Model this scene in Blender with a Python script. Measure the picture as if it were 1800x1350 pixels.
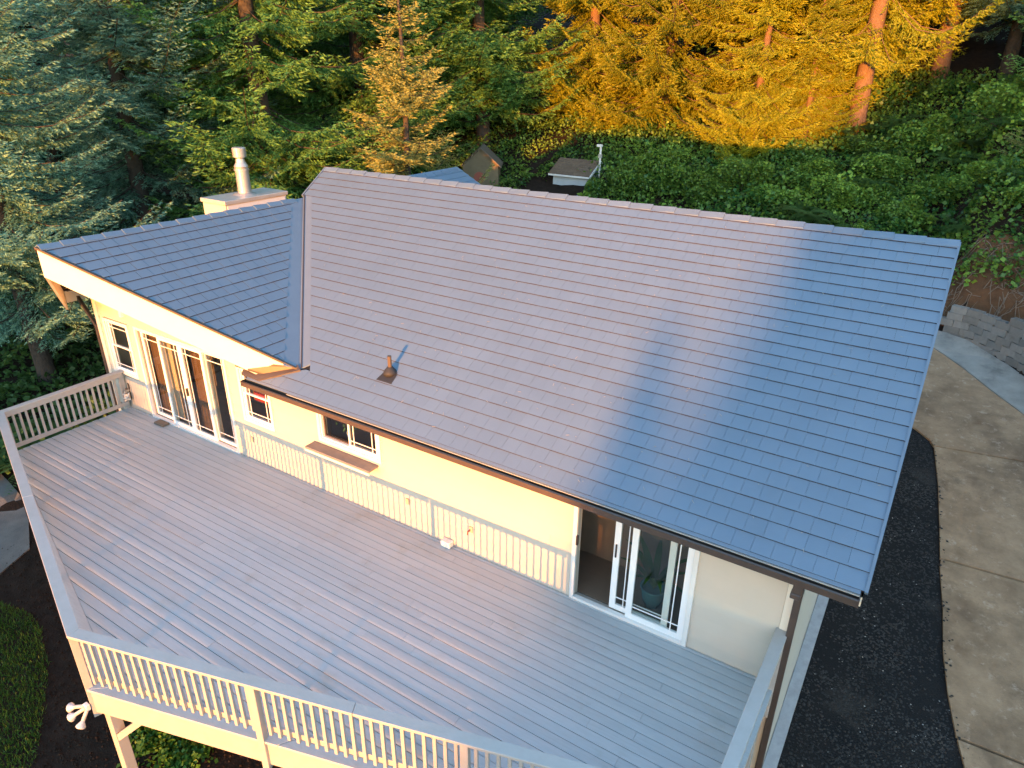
import bpy, bmesh, math, random
import numpy as np
from mathutils import Vector, Matrix, noise
random.seed(7); rng = np.random.default_rng(7)
R = math.radians
for o in list(bpy.data.objects): bpy.data.objects.remove(o)
S = bpy.context.scene
COL = S.collection
# ------------------------------------------------------------------ camera, world, sun, exposure
CX, CY, CZ = 8.952, -7.465, 7.322
YAW, PITCH, ROLL, FPX = -0.5624, -0.4328, 0.0130, 1222.2
cam = bpy.data.cameras.new('camera'); camo = bpy.data.objects.new('camera', cam); COL.objects.link(camo)
cam.sensor_width = 36; cam.lens = 36 * FPX / 1800; cam.clip_start = .1; cam.clip_end = 3000
fw = Vector((math.sin(YAW)*math.cos(PITCH), math.cos(YAW)*math.cos(PITCH), math.sin(PITCH)))
rt = Vector((math.cos(YAW), -math.sin(YAW), 0)); up = rt.cross(fw)
rt2 = rt*math.cos(ROLL) + up*math.sin(ROLL); up2 = -rt*math.sin(ROLL) + up*math.cos(ROLL)
camo.matrix_world = Matrix(((rt2.x, up2.x, -fw.x, CX), (rt2.y, up2.y, -fw.y, CY), (rt2.z, up2.z, -fw.z, CZ), (0, 0, 0, 1)))
S.camera = camo
SUN_EL = 2.0
SUNV = Vector((.172, -.985, 0)).normalized() * math.cos(R(SUN_EL)) + Vector((0, 0, math.sin(R(SUN_EL))))
w = bpy.data.worlds.new('World'); S.world = w; w.use_nodes = True
nt = w.node_tree; sky = nt.nodes.new('ShaderNodeTexSky'); sky.sky_type = 'NISHITA'; sky.sun_disc = False
sky.sun_elevation = R(SUN_EL); sky.sun_rotation = math.atan2(SUNV.x, SUNV.y); sky.altitude = 50
sky.air_density = 1.0; sky.dust_density = .3; sky.ozone_density = 1.9
nt.links.new(sky.outputs[0], nt.nodes['Background'].inputs[0]); nt.nodes['Background'].inputs[1].default_value = .15
sl = bpy.data.lights.new('sun', 'SUN'); sl.energy = 1.12; sl.angle = R(.6); sl.color = (1.0, .37, .07)
so = bpy.data.objects.new('sun', sl); COL.objects.link(so); so.rotation_euler = SUNV.to_track_quat('Z', 'Y').to_euler(); so.location = SUNV*60
S.view_settings.view_transform = 'Standard'; S.view_settings.look = 'None'; S.view_settings.gamma = 1
S.view_settings.use_curve_mapping = False; S.view_settings.exposure = 4.0
S.render.engine = 'CYCLES'; S.render.resolution_x = 1024; S.render.resolution_y = 768
S.cycles.max_bounces = 6; S.cycles.transparent_max_bounces = 12

# ------------------------------------------------------------------ helpers
def mat(name, col, rough=.6, spec=.5, metal=0, noise_amt=0., scale=6., col2=None, bump=0., bscale=40., detail=6, stretch=None, objvar=0., rvar=0., blotch=()):
    m = bpy.data.materials.new(name); m.use_nodes = True; t = m.node_tree; b = t.nodes['Principled BSDF']
    b.inputs['Roughness'].default_value = rough; b.inputs['Specular IOR Level'].default_value = spec; b.inputs['Metallic'].default_value = metal
    c = (*col, 1); b.inputs['Base Color'].default_value = c
    tc = t.nodes.new('ShaderNodeTexCoord'); src = tc.outputs['Object']
    if stretch:
        mp = t.nodes.new('ShaderNodeMapping'); mp.inputs['Scale'].default_value = stretch; t.links.new(src, mp.inputs[0]); src = mp.outputs[0]
    out = None
    if noise_amt > 0:
        n = t.nodes.new('ShaderNodeTexNoise'); n.inputs['Scale'].default_value = scale; n.inputs['Detail'].default_value = detail; n.inputs['Roughness'].default_value = .65
        geo = t.nodes.new('ShaderNodeNewGeometry')
        t.links.new(geo.outputs['Position'] if not stretch else src, n.inputs[0])
        r = t.nodes.new('ShaderNodeValToRGB'); r.color_ramp.elements[0].position = .5-noise_amt/2; r.color_ramp.elements[1].position = .5+noise_amt/2
        r.color_ramp.elements[0].color = (*(col2 or tuple(x*.6 for x in col)), 1); r.color_ramp.elements[1].color = c
        t.links.new(n.outputs[0], r.inputs[0]); out = r.outputs[0]
        if rvar:
            mr = t.nodes.new('ShaderNodeMapRange'); mr.inputs['To Min'].default_value = rough-rvar; mr.inputs['To Max'].default_value = rough+rvar
            t.links.new(n.outputs[0], mr.inputs[0]); t.links.new(mr.outputs[0], b.inputs['Roughness'])
    for bs, bth, bcol, bamt in blotch:
        n3 = t.nodes.new('ShaderNodeTexNoise'); n3.inputs['Scale'].default_value = bs; n3.inputs['Detail'].default_value = 8; n3.inputs['Roughness'].default_value = .7
        g3 = t.nodes.new('ShaderNodeNewGeometry'); t.links.new(g3.outputs['Position'], n3.inputs[0])
        m3 = t.nodes.new('ShaderNodeMapRange'); m3.inputs['From Min'].default_value = bth; m3.inputs['From Max'].default_value = bth+.12; m3.inputs['To Max'].default_value = bamt
        t.links.new(n3.outputs[0], m3.inputs[0]); x3 = t.nodes.new('ShaderNodeMixRGB'); t.links.new(m3.outputs[0], x3.inputs[0]); x3.inputs[2].default_value = (*bcol, 1)
        if out: t.links.new(out, x3.inputs[1])
        else: x3.inputs[1].default_value = c
        out = x3.outputs[0]
    if objvar:
        oi = t.nodes.new('ShaderNodeObjectInfo'); hs = t.nodes.new('ShaderNodeHueSaturation'); mr = t.nodes.new('ShaderNodeMapRange')
        mr.inputs['To Min'].default_value = 1-objvar; mr.inputs['To Max'].default_value = 1+objvar
        t.links.new(oi.outputs['Random'], mr.inputs[0]); t.links.new(mr.outputs[0], hs.inputs['Value'])
        hs.inputs['Color'].default_value = c
        if out: t.links.new(out, hs.inputs['Color'])
        out = hs.outputs[0]
    if out: t.links.new(out, b.inputs['Base Color'])
    if bump:
        n2 = t.nodes.new('ShaderNodeTexNoise'); n2.inputs['Scale'].default_value = bscale; n2.inputs['Detail'].default_value = 5; t.links.new(src, n2.inputs[0])
        bp = t.nodes.new('ShaderNodeBump'); bp.inputs['Strength'].default_value = bump; bp.inputs['Distance'].default_value = .02
        t.links.new(n2.outputs[0], bp.inputs['Height']); t.links.new(bp.outputs[0], b.inputs['Normal'])
    return m
def leafmat(name, c1, c2, trans=.35, rough=.5):
    m = bpy.data.materials.new(name); m.use_nodes = True; t = m.node_tree; b = t.nodes['Principled BSDF']
    at = t.nodes.new('ShaderNodeAttribute'); at.attribute_name = 'var'
    r = t.nodes.new('ShaderNodeValToRGB'); r.color_ramp.elements[0].color = (*c1, 1); r.color_ramp.elements[1].color = (*c2, 1)
    t.links.new(at.outputs['Fac'], r.inputs[0])
    oi = t.nodes.new('ShaderNodeObjectInfo'); hs = t.nodes.new('ShaderNodeHueSaturation'); mr = t.nodes.new('ShaderNodeMapRange')
    mr.inputs['To Min'].default_value = .8; mr.inputs['To Max'].default_value = 1.2
    t.links.new(oi.outputs['Random'], mr.inputs[0]); t.links.new(mr.outputs[0], hs.inputs['Value']); t.links.new(r.outputs[0], hs.inputs['Color'])
    t.links.new(hs.outputs[0], b.inputs['Base Color']); b.inputs['Roughness'].default_value = rough; b.inputs['Specular IOR Level'].default_value = .3
    tr = t.nodes.new('ShaderNodeBsdfTranslucent'); mx = t.nodes.new('ShaderNodeMixShader'); mx.inputs[0].default_value = trans
    t.links.new(hs.outputs[0], tr.inputs[0]); t.links.new(b.outputs[0], mx.inputs[1]); t.links.new(tr.outputs[0], mx.inputs[2])
    t.links.new(mx.outputs[0], t.nodes['Material Output'].inputs[0])
    return m
def tag(o, label=None, cat=None, group=None, kind=None):
    if label: o['label'] = label
    if cat: o['category'] = cat
    if group: o['group'] = group
    if kind: o['kind'] = kind
    return o
def empty(name, loc=(0, 0, 0), label=None, cat=None, group=None):
    o = bpy.data.objects.new(name, None); COL.objects.link(o); o.location = loc; o.empty_display_size = .1
    return tag(o, label, cat, group)
def link(name, me, m=None, parent=None, loc=None):
    o = bpy.data.objects.new(name, me); COL.objects.link(o)
    if m and not me.materials: me.materials.append(m)
    if parent:
        o.parent = parent
        p = parent; off = Vector()
        while p: off += p.location; p = p.parent
        o.location = (Vector(loc) if loc is not None else Vector()) - (off if loc is not None else off)
    elif loc is not None: o.location = loc
    return o
class MB:
    """collects shapes in world coordinates; build() links them as ONE mesh object"""
    def __init__(s): s.v = []; s.f = []
    def add(s, vs, fs):
        n = len(s.v); s.v += [tuple(x) for x in vs]; s.f += [tuple(n+i for i in f) for f in fs]; return s
    def box(s, a, b):
        x0, y0, z0 = a; x1, y1, z1 = b
        return s.add([(x0,y0,z0),(x1,y0,z0),(x1,y1,z0),(x0,y1,z0),(x0,y0,z1),(x1,y0,z1),(x1,y1,z1),(x0,y1,z1)],
                     [(0,3,2,1),(4,5,6,7),(0,1,5,4),(1,2,6,5),(2,3,7,6),(3,0,4,7)])
    def bar(s, a, b, w, h, upv=(0,0,1)):
        a = Vector(a); b = Vector(b); d = (b-a).normalized(); u = Vector(upv)
        r_ = d.cross(u)
        if r_.length < 1e-5: r_ = d.cross(Vector((1,0,0)))
        r_.normalize(); u = r_.cross(d)
        P = []
        for q in (a, b):
            for i, j in ((-1,-1),(1,-1),(1,1),(-1,1)): P.append(q + r_*(i*w/2) + u*(j*h/2))
        return s.add(P, [(0,1,2,3),(7,6,5,4),(0,4,5,1),(1,5,6,2),(2,6,7,3),(3,7,4,0)])
    def tube(s, pts, rad, n=8, cap=True):
        pts = [Vector(p) for p in pts]; rad = rad if isinstance(rad, (list, tuple)) else [rad]*len(pts)
        base = len(s.v); ref = Vector((0,0,1))
        for i, p in enumerate(pts):
            d = (pts[min(i+1, len(pts)-1)] - pts[max(i-1, 0)]).normalized()
            a = d.cross(ref)
            if a.length < .05: a = d.cross(Vector((1,0,0)))
            a.normalize(); b_ = d.cross(a)
            for k in range(n):
                t = 2*math.pi*k/n; s.v.append(tuple(p + (a*math.cos(t)+b_*math.sin(t))*rad[i]))
        for i in range(len(pts)-1):
            for k in range(n): s.f.append((base+i*n+k, base+i*n+(k+1)%n, base+(i+1)*n+(k+1)%n, base+(i+1)*n+k))
        if cap: s.f.append(tuple(base+k for k in range(n))[::-1]); s.f.append(tuple(base+(len(pts)-1)*n+k for k in range(n)))
        return s
    def lathe(s, c, prof, n=20, axis=None):
        q = (Vector(axis).to_track_quat('Z', 'Y') if axis else None); base = len(s.v)
        for r_, z in prof:
            for k in range(n):
                t = 2*math.pi*k/n; p = Vector((r_*math.cos(t), r_*math.sin(t), z))
                if q: p = q @ p
                s.v.append(tuple(p + Vector(c)))
        for i in range(len(prof)-1):
            for k in range(n): s.f.append((base+i*n+k, base+i*n+(k+1)%n, base+(i+1)*n+(k+1)%n, base+(i+1)*n+k))
        s.f.append(tuple(base+k for k in range(n))[::-1]); s.f.append(tuple(base+(len(prof)-1)*n+k for k in range(n)))
        return s
    def prism(s, top, bot):
        n = len(top); f = [tuple(range(n)), tuple(range(2*n-1, n-1, -1))]
        for i in range(n): j = (i+1) % n; f.append((i, n+i, n+j, j))
        return s.add(list(top)+list(bot), f)
    def mesh(s, name, smooth=False):
        me = bpy.data.meshes.new(name); me.from_pydata(s.v, [], s.f); me.update()
        if smooth: me.polygons.foreach_set('use_smooth', [True]*len(me.polygons))
        return me
    def build(s, name, m, parent=None, smooth=False, bevel=0.):
        me = s.mesh(name, smooth)
        bm = bmesh.new(); bm.from_mesh(me); bmesh.ops.recalc_face_normals(bm, faces=bm.faces); bm.to_mesh(me); bm.free()
        o = link(name, me, m, parent)
        if bevel:
            md = o.modifiers.new('bevel', 'BEVEL'); md.width = bevel; md.segments = 1; md.limit_method = 'ANGLE'
        return o
def clip(poly, a, b, c):
    """keep the side a*x+b*y+c >= 0"""
    out = []
    for i in range(len(poly)):
        p, q = poly[i], poly[(i+1) % len(poly)]
        dp = a*p[0]+b*p[1]+c; dq = a*q[0]+b*q[1]+c
        if dp >= 0: out.append(p)
        if (dp >= 0) != (dq >= 0):
            t = dp/(dp-dq); out.append((p[0]+(q[0]-p[0])*t, p[1]+(q[1]-p[1])*t))
    return out
def halfplanes(poly):
    """counter-clockwise convex polygon -> half planes"""
    H = []
    for i in range(len(poly)):
        (x0, y0), (x1, y1) = poly[i], poly[(i+1) % len(poly)]
        a, b = -(y1-y0), (x1-x0); l = math.hypot(a, b); H.append((a/l, b/l, -(a*x0+b*y0)/l))
    return H
def npmesh(name, v, quads, var=None, m=None):
    me = bpy.data.meshes.new(name); nv, nf = len(v), len(quads); k = quads.shape[1]
    me.vertices.add(nv); me.vertices.foreach_set('co', v.astype(np.float32).ravel())
    me.loops.add(nf*k); me.loops.foreach_set('vertex_index', quads.astype(np.int32).ravel())
    me.polygons.add(nf); me.polygons.foreach_set('loop_start', np.arange(nf, dtype=np.int32)*k); me.polygons.foreach_set('loop_total', np.full(nf, k, dtype=np.int32))
    if var is not None:
        at = me.attributes.new('var', 'FLOAT', 'FACE'); at.data.foreach_set('value', var.astype(np.float32))
    me.update(); me.validate()
    if m: me.materials.append(m)
    return me

# ------------------------------------------------------------------ materials
M = {}
M['shingle'] = mat('slate metal shingle', (.135,.190,.255), .42, .5, noise_amt=.7, scale=1.3, col2=(.115,.162,.218), bump=.12, bscale=60, objvar=.03, rvar=.06, blotch=((.45,.54,(.112,.155,.205),.5),(3.0,.62,(.16,.205,.26),.4)))
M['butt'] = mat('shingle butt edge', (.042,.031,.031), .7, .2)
M['flash'] = mat('painted valley metal', (.14,.185,.24), .40, .5, noise_amt=.6, scale=4, col2=(.12,.16,.21))
M['cap'] = mat('ridge cap metal', (.135,.190,.255), .42, .5, noise_amt=.6, scale=2, col2=(.11,.155,.21), objvar=.06)
M['siding'] = mat('cream lap siding', (.55,.485,.40), .55, .4, noise_amt=.8, scale=2.5, col2=(.50,.445,.37), bump=.05, bscale=90, objvar=.02)
M['trim'] = mat('white trim paint', (.74,.72,.68), .45, .5, noise_amt=.7, scale=5, col2=(.68,.66,.62))
M['fascia'] = mat('cream fascia paint', (.76,.70,.58), .5, .4, noise_amt=.8, scale=3, col2=(.69,.63,.52))
M['vinyl'] = mat('white vinyl', (.82,.81,.79), .35, .5)
M['deck'] = mat('grey deck paint', (.425,.455,.465), .52, .35, noise_amt=.6, scale=3.2, col2=(.355,.375,.38), bump=.07, bscale=14, stretch=(1.2,14,14), objvar=.05, rvar=.08, blotch=((1.1,.56,(.33,.315,.275),.55),(9,.66,(.20,.19,.18),.5),(38,.69,(.10,.09,.085),.7)))
M['rail'] = mat('grey rail paint', (.43,.405,.385), .5, .4, noise_amt=.7, scale=5, col2=(.36,.335,.305), bump=.1, bscale=30)
M['gutter'] = mat('brown gutter enamel', (.080,.058,.048), .40, .5, noise_amt=.5, scale=6, col2=(.060,.044,.037))
M['pipe'] = mat('dark vent pipe', (.10,.07,.05), .5, .4)
M['rubber'] = mat('black rubber', (.03,.03,.032), .6, .3)
M['steel'] = mat('stainless steel', (.60,.56,.51), .48, .5, metal=.75, noise_amt=.6, scale=5, col2=(.46,.43,.39))
M['galv'] = mat('painted metal cap', (.55,.53,.49), .45, .5, metal=.2, noise_amt=.7, scale=4, col2=(.38,.35,.30))
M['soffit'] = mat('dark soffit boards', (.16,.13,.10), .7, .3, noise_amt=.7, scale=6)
M['concrete'] = mat('stained driveway concrete', (.43,.275,.160), .85, .2, noise_amt=.45, scale=1.6, col2=(.19,.115,.065), bump=.35, bscale=70, detail=12, blotch=((.5,.52,(.16,.10,.060),.75),(5.5,.56,(.50,.36,.25),.55),(12,.60,(.12,.075,.045),.6),(26,.62,(.13,.09,.06),.55),(2.2,.66,(.30,.13,.05),.35)))
M['newconc'] = mat('pale washed concrete', (.37,.34,.29), .85, .2, noise_amt=.45, scale=1.3, col2=(.19,.18,.16), bump=.25, bscale=60, detail=12, blotch=((.9,.55,(.13,.12,.105),.6),(20,.62,(.14,.12,.10),.5)))
M['path'] = mat('grey path concrete', (.20,.185,.165), .9, .2, noise_amt=.6, scale=2.5, col2=(.11,.10,.09), bump=.4, bscale=40, detail=9)
M['foot'] = mat('pale concrete footing', (.42,.42,.42), .8, .2, noise_amt=.6, scale=7, col2=(.27,.27,.27))
M['block'] = mat('concrete block', (.25,.235,.215), .9, .2, noise_amt=.7, scale=9, col2=(.17,.16,.145), bump=.4, bscale=90, objvar=.22, blotch=((1.7,.58,(.10,.09,.07),.6),))
M['soil'] = mat('dark bark soil', (.040,.026,.018), .95, .1, noise_amt=.6, scale=5, col2=(.013,.009,.007), bump=.8, bscale=22, detail=10)
M['earth'] = mat('bare red earth', (.17,.082,.040), .95, .1, noise_amt=.6, scale=2.2, col2=(.05,.027,.016), bump=.9, bscale=18, detail=11, blotch=((7,.6,(.035,.022,.014),.8),))
M['gravel'] = mat('black wet gravel', (.013,.010,.008), .8, .3, noise_amt=.5, scale=1.6, col2=(.0035,.0035,.004), bump=1., bscale=48, detail=12, blotch=((.9,.56,(.046,.037,.029),.8),(30,.62,(.035,.032,.028),.7),(4,.68,(.05,.03,.018),.5)))
M['chip'] = mat('gravel chips', (.050,.045,.040), .7, .3, noise_amt=.5, scale=1.1, col2=(.006,.006,.006))
M['palechip'] = mat('pale stone chips', (.32,.30,.27), .7, .3)
M['grass'] = leafmat('lawn grass', (.030,.085,.010), (.085,.180,.024), .3)
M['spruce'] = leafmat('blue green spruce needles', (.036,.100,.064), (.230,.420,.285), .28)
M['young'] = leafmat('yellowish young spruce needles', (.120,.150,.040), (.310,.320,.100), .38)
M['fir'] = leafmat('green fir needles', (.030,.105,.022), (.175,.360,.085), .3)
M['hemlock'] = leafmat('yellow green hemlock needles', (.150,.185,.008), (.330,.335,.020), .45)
M['shrub'] = leafmat('broad shrub leaves', (.028,.095,.020), (.240,.370,.050), .3, .38)
M['salal'] = leafmat('undergrowth leaves', (.022,.078,.017), (.220,.330,.045), .3, .4)
M['fern'] = leafmat('fern fronds', (.035,.085,.022), (.095,.180,.045), .35)
M['straw'] = leafmat('dry stalks', (.10,.055,.025), (.17,.11,.05), .2)
M['weed'] = leafmat('bright weeds', (.04,.12,.015), (.10,.23,.03), .35)
M['bark'] = mat('grey brown bark', (.085,.070,.060), .9, .2, noise_amt=.7, scale=7, col2=(.035,.028,.023), bump=1., bscale=16, detail=9)
M['redbark'] = mat('reddish bark', (.20,.13,.09), .9, .2, noise_amt=.7, scale=6, col2=(.10,.06,.04), bump=1., bscale=14, detail=9)
M['room'] = mat('brown interior wall', (.22,.15,.10), .8, .2, noise_amt=.7, scale=1.5, col2=(.15,.105,.075))
M['cabinet'] = mat('brown cabinet wood', (.17,.085,.042), .55, .4, noise_amt=.7, scale=4, col2=(.12,.06,.03))
M['carpet'] = mat('grey carpet', (.16,.135,.115), .95, .1)
M['curtain'] = mat('red curtain', (.28,.03,.025), .8, .2)
M['blind'] = mat('cream vertical blind', (.40,.32,.24), .7, .2)
M['tan'] = mat('brown blind', (.105,.060,.034), .8, .2)
M['dark'] = mat('dark blind', (.06,.05,.045), .8, .2)
M['pot'] = mat('teal glazed pot', (.03,.16,.20), .25, .6)
M['iron'] = mat('black iron', (.03,.025,.022), .5, .5)
M['bulb'] = mat('frosted bulb glass', (.45,.46,.48), .15, .8)
M['wood'] = mat('weathered wood', (.22,.165,.12), .75, .3, noise_amt=.7, scale=8, col2=(.14,.10,.07))
M['shelf'] = mat('sun bleached board', (.23,.20,.185), .6, .3, noise_amt=.7, scale=6, col2=(.17,.15,.14))
M['brownroof'] = mat('brown asphalt shingle', (.19,.135,.095), .85, .2, noise_amt=.6, scale=12, col2=(.11,.075,.05), objvar=.1)
M['shedwall'] = mat('pale blue shed paint', (.50,.54,.56), .6, .3, noise_amt=.6, scale=4, col2=(.42,.46,.48))
M['ply'] = mat('weathered plywood', (.20,.155,.095), .8, .2, noise_amt=.7, scale=5, col2=(.12,.095,.06))
M['redpaint'] = mat('faded red paint', (.32,.06,.045), .7, .3, noise_amt=.6, scale=14, col2=(.20,.09,.06))
M['shade_mound'] = mat('shade mound green', (.035,.055,.02), .95, .1, noise_amt=.6, scale=.4, col2=(.012,.02,.008))  # for the unseen mounds added to block the low sun
M['under'] = mat('roof underlay', (.02,.02,.022), .9, .1)
g = bpy.data.materials.new('window glass'); g.use_nodes = True; t = g.node_tree; t.nodes.remove(t.nodes['Principled BSDF'])
fr = t.nodes.new('ShaderNodeFresnel'); fr.inputs[0].default_value = 1.6; gl = t.nodes.new('ShaderNodeBsdfGlossy'); gl.inputs['Roughness'].default_value = .02
tp = t.nodes.new('ShaderNodeBsdfTransparent'); tp.inputs[0].default_value = (.90,.92,.90,1); mx = t.nodes.new('ShaderNodeMixShader')
gg = t.nodes.new('ShaderNodeNewGeometry'); sb_ = t.nodes.new('ShaderNodeMath'); sb_.operation = 'SUBTRACT'; sb_.inputs[0].default_value = 1; ml_ = t.nodes.new('ShaderNodeMath'); ml_.operation = 'MULTIPLY'
t.links.new(gg.outputs['Backfacing'], sb_.inputs[1]); t.links.new(fr.outputs[0], ml_.inputs[0]); t.links.new(sb_.outputs[0], ml_.inputs[1]); t.links.new(ml_.outputs[0], mx.inputs[0]); t.links.new(tp.outputs[0], mx.inputs[1]); t.links.new(gl.outputs[0], mx.inputs[2]); t.links.new(mx.outputs[0], t.nodes['Material Output'].inputs[0])
M['glass'] = g

# ------------------------------------------------------------------ terrain
def ss(t): t = max(0., min(1., t)); return t*t*(3-2*t)
WALL = [(8.3,15.0),(9.45,14.82),(9.99,14.67),(10.57,14.24),(10.98,13.94),(11.37,13.47),(11.8,12.75),(12.2,11.9),(13,9.6),(14,6.4),(15,2)]
def wall_y(x):
    if x <= WALL[0][0]: return WALL[0][1]
    for (xa, ya), (xb, yb) in zip(WALL, WALL[1:]):
        if x <= xb: return ya+(yb-ya)*(x-xa)/(xb-xa)
    return WALL[-1][1]
def gz(x, y):
    if y < 0: z = -2.5
    elif y < 14: z = -2.5 + 2.7*(y/14)
    elif y < 60: z = .2 + (y-14)*.35
    else: z = 16.3 + (y-60)*.06
    if x > 8.9 and y > 3:                                       # cut bank behind the block wall
        t = (y-wall_y(x))*.8
        if t > 0: z += ss((x-8.9)/.9)*(.85*ss((t-.45)/.6) + 1.0*ss((t-.9)/2.6))*(1-ss((y-24)/8))
    if x < -8 and y > -6: z += .05*min(20, -8-x)
    return z
def gzn(x, y):
    z = gz(x, y)
    if y > 15 or x < -8.5: z += .25*noise.noise((x*.35, y*.35, 3)) + .1*noise.noise((x*1.1, y*1.1, 5))
    return z
def lin(a, b, n): return [a+(b-a)*i/(n-1) for i in range(n)]
xs = [-900,-500,-250,-140,-90,-70] + lin(-56, 34, 151) + [45,60,90,140,250,500,900]
ysg = [-900,-500,-250,-140,-90,-60,-40,-25] + lin(-16, 64, 134) + [75,90,120,180,300,500,900]
vv = [(x, y, gzn(x, y)) for y in ysg for x in xs]; nx = len(xs)
ff = [(j*nx+i, j*nx+i+1, (j+1)*nx+i+1, (j+1)*nx+i) for j in range(len(ysg)-1) for i in range(nx-1)]
me = bpy.data.meshes.new('ground'); me.from_pydata(vv, [], ff); me.update(); me.polygons.foreach_set('use_smooth', [True]*len(ff))
tag(link('ground', me, M['soil']), kind='structure')
def sheet(name, poly, dz, m, kind='structure', step=.35):
    """a thin sheet laid over the terrain inside a polygon (x, y)"""
    bm = bmesh.new(); vs = [bm.verts.new((x, y, 0)) for x, y in poly]; bm.faces.new(vs)
    x0, x1 = min(p[0] for p in poly), max(p[0] for p in poly); y0, y1 = min(p[1] for p in poly), max(p[1] for p in poly)
    for ax, a, b in ((0, x0, x1), (1, y0, y1)):
        c = a+step
        while c < b-.02:
            co = (c,0,0) if ax == 0 else (0,c,0); no = (1,0,0) if ax == 0 else (0,1,0)
            bmesh.ops.bisect_plane(bm, geom=bm.verts[:]+bm.edges[:]+bm.faces[:], plane_co=co, plane_no=no); c += step
    ex = bmesh.ops.extrude_face_region(bm, geom=bm.faces[:])
    tv = {v for v in ex['geom'] if isinstance(v, bmesh.types.BMVert)}
    for v in bm.verts: v.co.z = gzn(v.co.x, v.co.y) + (dz if v in tv else -.15)
    bmesh.ops.recalc_face_normals(bm, faces=bm.faces)
    me = bpy.data.meshes.new(name); bm.to_mesh(me); bm.free()
    return tag(link(name, me, m), kind=kind)
# driveway: gravel bed beside the house, then concrete slabs with open joints
EDGE = [(9.02,10.3),(9.35,10.05),(9.62,9.8),(9.80,9.2),(9.95,8.3),(10.1,7.1),(10.23,5.9),(10.38,4.9),(10.48,3.95),(10.62,3.2),(10.95,2.05),(11.4,1.0),(12.0,-.4),(12.6,-2.2)]
sheet('gravel_bed', [(8.30,-7),(12.6,-7)] + EDGE[::-1] + [(8.30,10.6)], .02, M['gravel'])
def edge_between(ya, yb): return [e for e in EDGE if ya < e[1] < yb]
def ex_at(y):
    for (xa, ya), (xb, yb) in zip(EDGE, EDGE[1:]):
        if yb <= y <= ya: return xa+(xb-xa)*(y-ya)/(yb-ya)
    return EDGE[-1][0]
dw = empty('driveway', (13, 6, gz(13,6))); tag(dw, kind='structure')
def slab(poly, m):
    o = sheet('slab', poly, .06, m); del o['kind']; o.parent = dw; o.location = -dw.location
slab([(9.0,10.36)] + EDGE[:3] + [(9.72,9.62),(12.75,10.03),(12.1,10.85),(11.43,11.62),(10.68,12.44),(9.99,13.27),(9.47,13.80),(9.0,14.2)], M['concrete'])
slab([(9.74,9.58),(9.80,9.2),(9.95,8.3),(10.1,7.1),(10.21,6.14),(13.7,6.30),(12.78,9.97)], M['concrete'])
slab([(10.23,6.09),(10.23,5.9),(10.38,4.9),(10.48,3.95),(10.62,3.2),(10.80,2.5),(14.4,2.6),(13.72,6.25)], M['concrete'])
slab([(10.82,2.45),(10.95,2.05),(11.4,1.0),(12.0,-.4),(12.5,-2.2),(15,-2.2),(14.4,2.55)], M['concrete'])
slab([(9.0,14.25),(9.48,13.85),(10.0,13.32),(10.69,12.49),(11.44,11.67),(12.1,10.91),(12.5,10.5),(12.2,11.85),(11.79,12.7),(11.36,13.42),(10.97,13.90),(10.56,14.20),(9.98,14.62),(9.44,14.77),(9.0,14.82)], M['newconc'])
sheet('earth_bank', [(x_, y_+.32) for x_, y_ in [(8.75,14.95)]+WALL[1:8]] + [(13.2,12.6),(12.9,14.2),(12.2,15.4),(11.2,16.6),(10.2,17.3),(9.2,17.4),(8.6,16.6)], .16, M['earth'])
sheet('path', [(-12,-3.6),(-7.6,-3.9),(-6.1,-3.55),(-6.5,-2.7),(-7.6,-2.2),(-8.7,-1.85),(-9.6,-1.7),(-12,-1.5)], .03, M['path'])

# ------------------------------------------------------------------ house
house = empty('house', (0, 4, 0), 'cream sided house with blue grey shingle roof and pointed gable wing beside the deck', 'house')
TH, TW = R(27.2), R(27.0)
EY, EZ, RY = -.52, 2.238, 4.78
XL, XR_ = -6.74, 8.40                      # outer wall faces
WR = -3.9; WZ = 4.42                       # wing ridge
def mz(y): return EZ + (y-EY)*math.tan(TH)
RZ = mz(RY)
def wz(x): return WZ - abs(x-WR)*math.tan(TW)
BACK = 2*RY-EY                             # rear eave line
V0 = (-.05, -.11); V1 = (-3.92, 3.80); RLX = -4.15; RRX = 9.07
SM = (RY-EY)/math.cos(TH); EXPO = SM/25.6
SW = (V0[0]-WR)/math.cos(TW)
def main_pt(x, s, n=0): return Vector((x, EY+s*math.cos(TH)-n*math.sin(TH), EZ+s*math.sin(TH)+n*math.cos(TH)))
def wing_pt(yv, s, n=0): return Vector((V0[0]-s*math.cos(TW)+n*math.sin(TW), yv, wz(V0[0])+s*math.sin(TW)+n*math.cos(TW)))
# roof bodies (boarding under the shingles)
b = MB(); T = .10
def slabp(pts, t): b.prism([Vector(p)-Vector((0,0,.012)) for p in pts], [Vector(p)-Vector((0,0,t)) for p in pts])
slabp([(V0[0],V0[1],mz(V0[1])),(-1.02,-.50,mz(-.50)),(RRX-.02,EY+.02,mz(EY+.02)),(RRX-.02,RY,RZ),(RLX+.02,RY,RZ),(V1[0],V1[1],mz(V1[1]))], T)
slabp([(RRX-.02,RY,RZ),(RRX-.02,BACK,EZ),(0,BACK,EZ),(V1[0]+.02,2*RY-V1[1],mz(V1[1])),(RLX+.02,RY,RZ)], T)
main_roof = b.build('main_roof', M['under'], house)
b = MB()
AP = (WR, -2.03); LE = -7.20; REAR = 9.85
slabp([(AP[0],AP[1],WZ),(V0[0],V0[1],wz(V0[0])),(V1[0],V1[1],WZ)], T)
slabp([(AP[0],AP[1],WZ),(WR,REAR,WZ),(LE,REAR,wz(LE)),(LE,-.38,wz(LE))], T)
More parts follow.
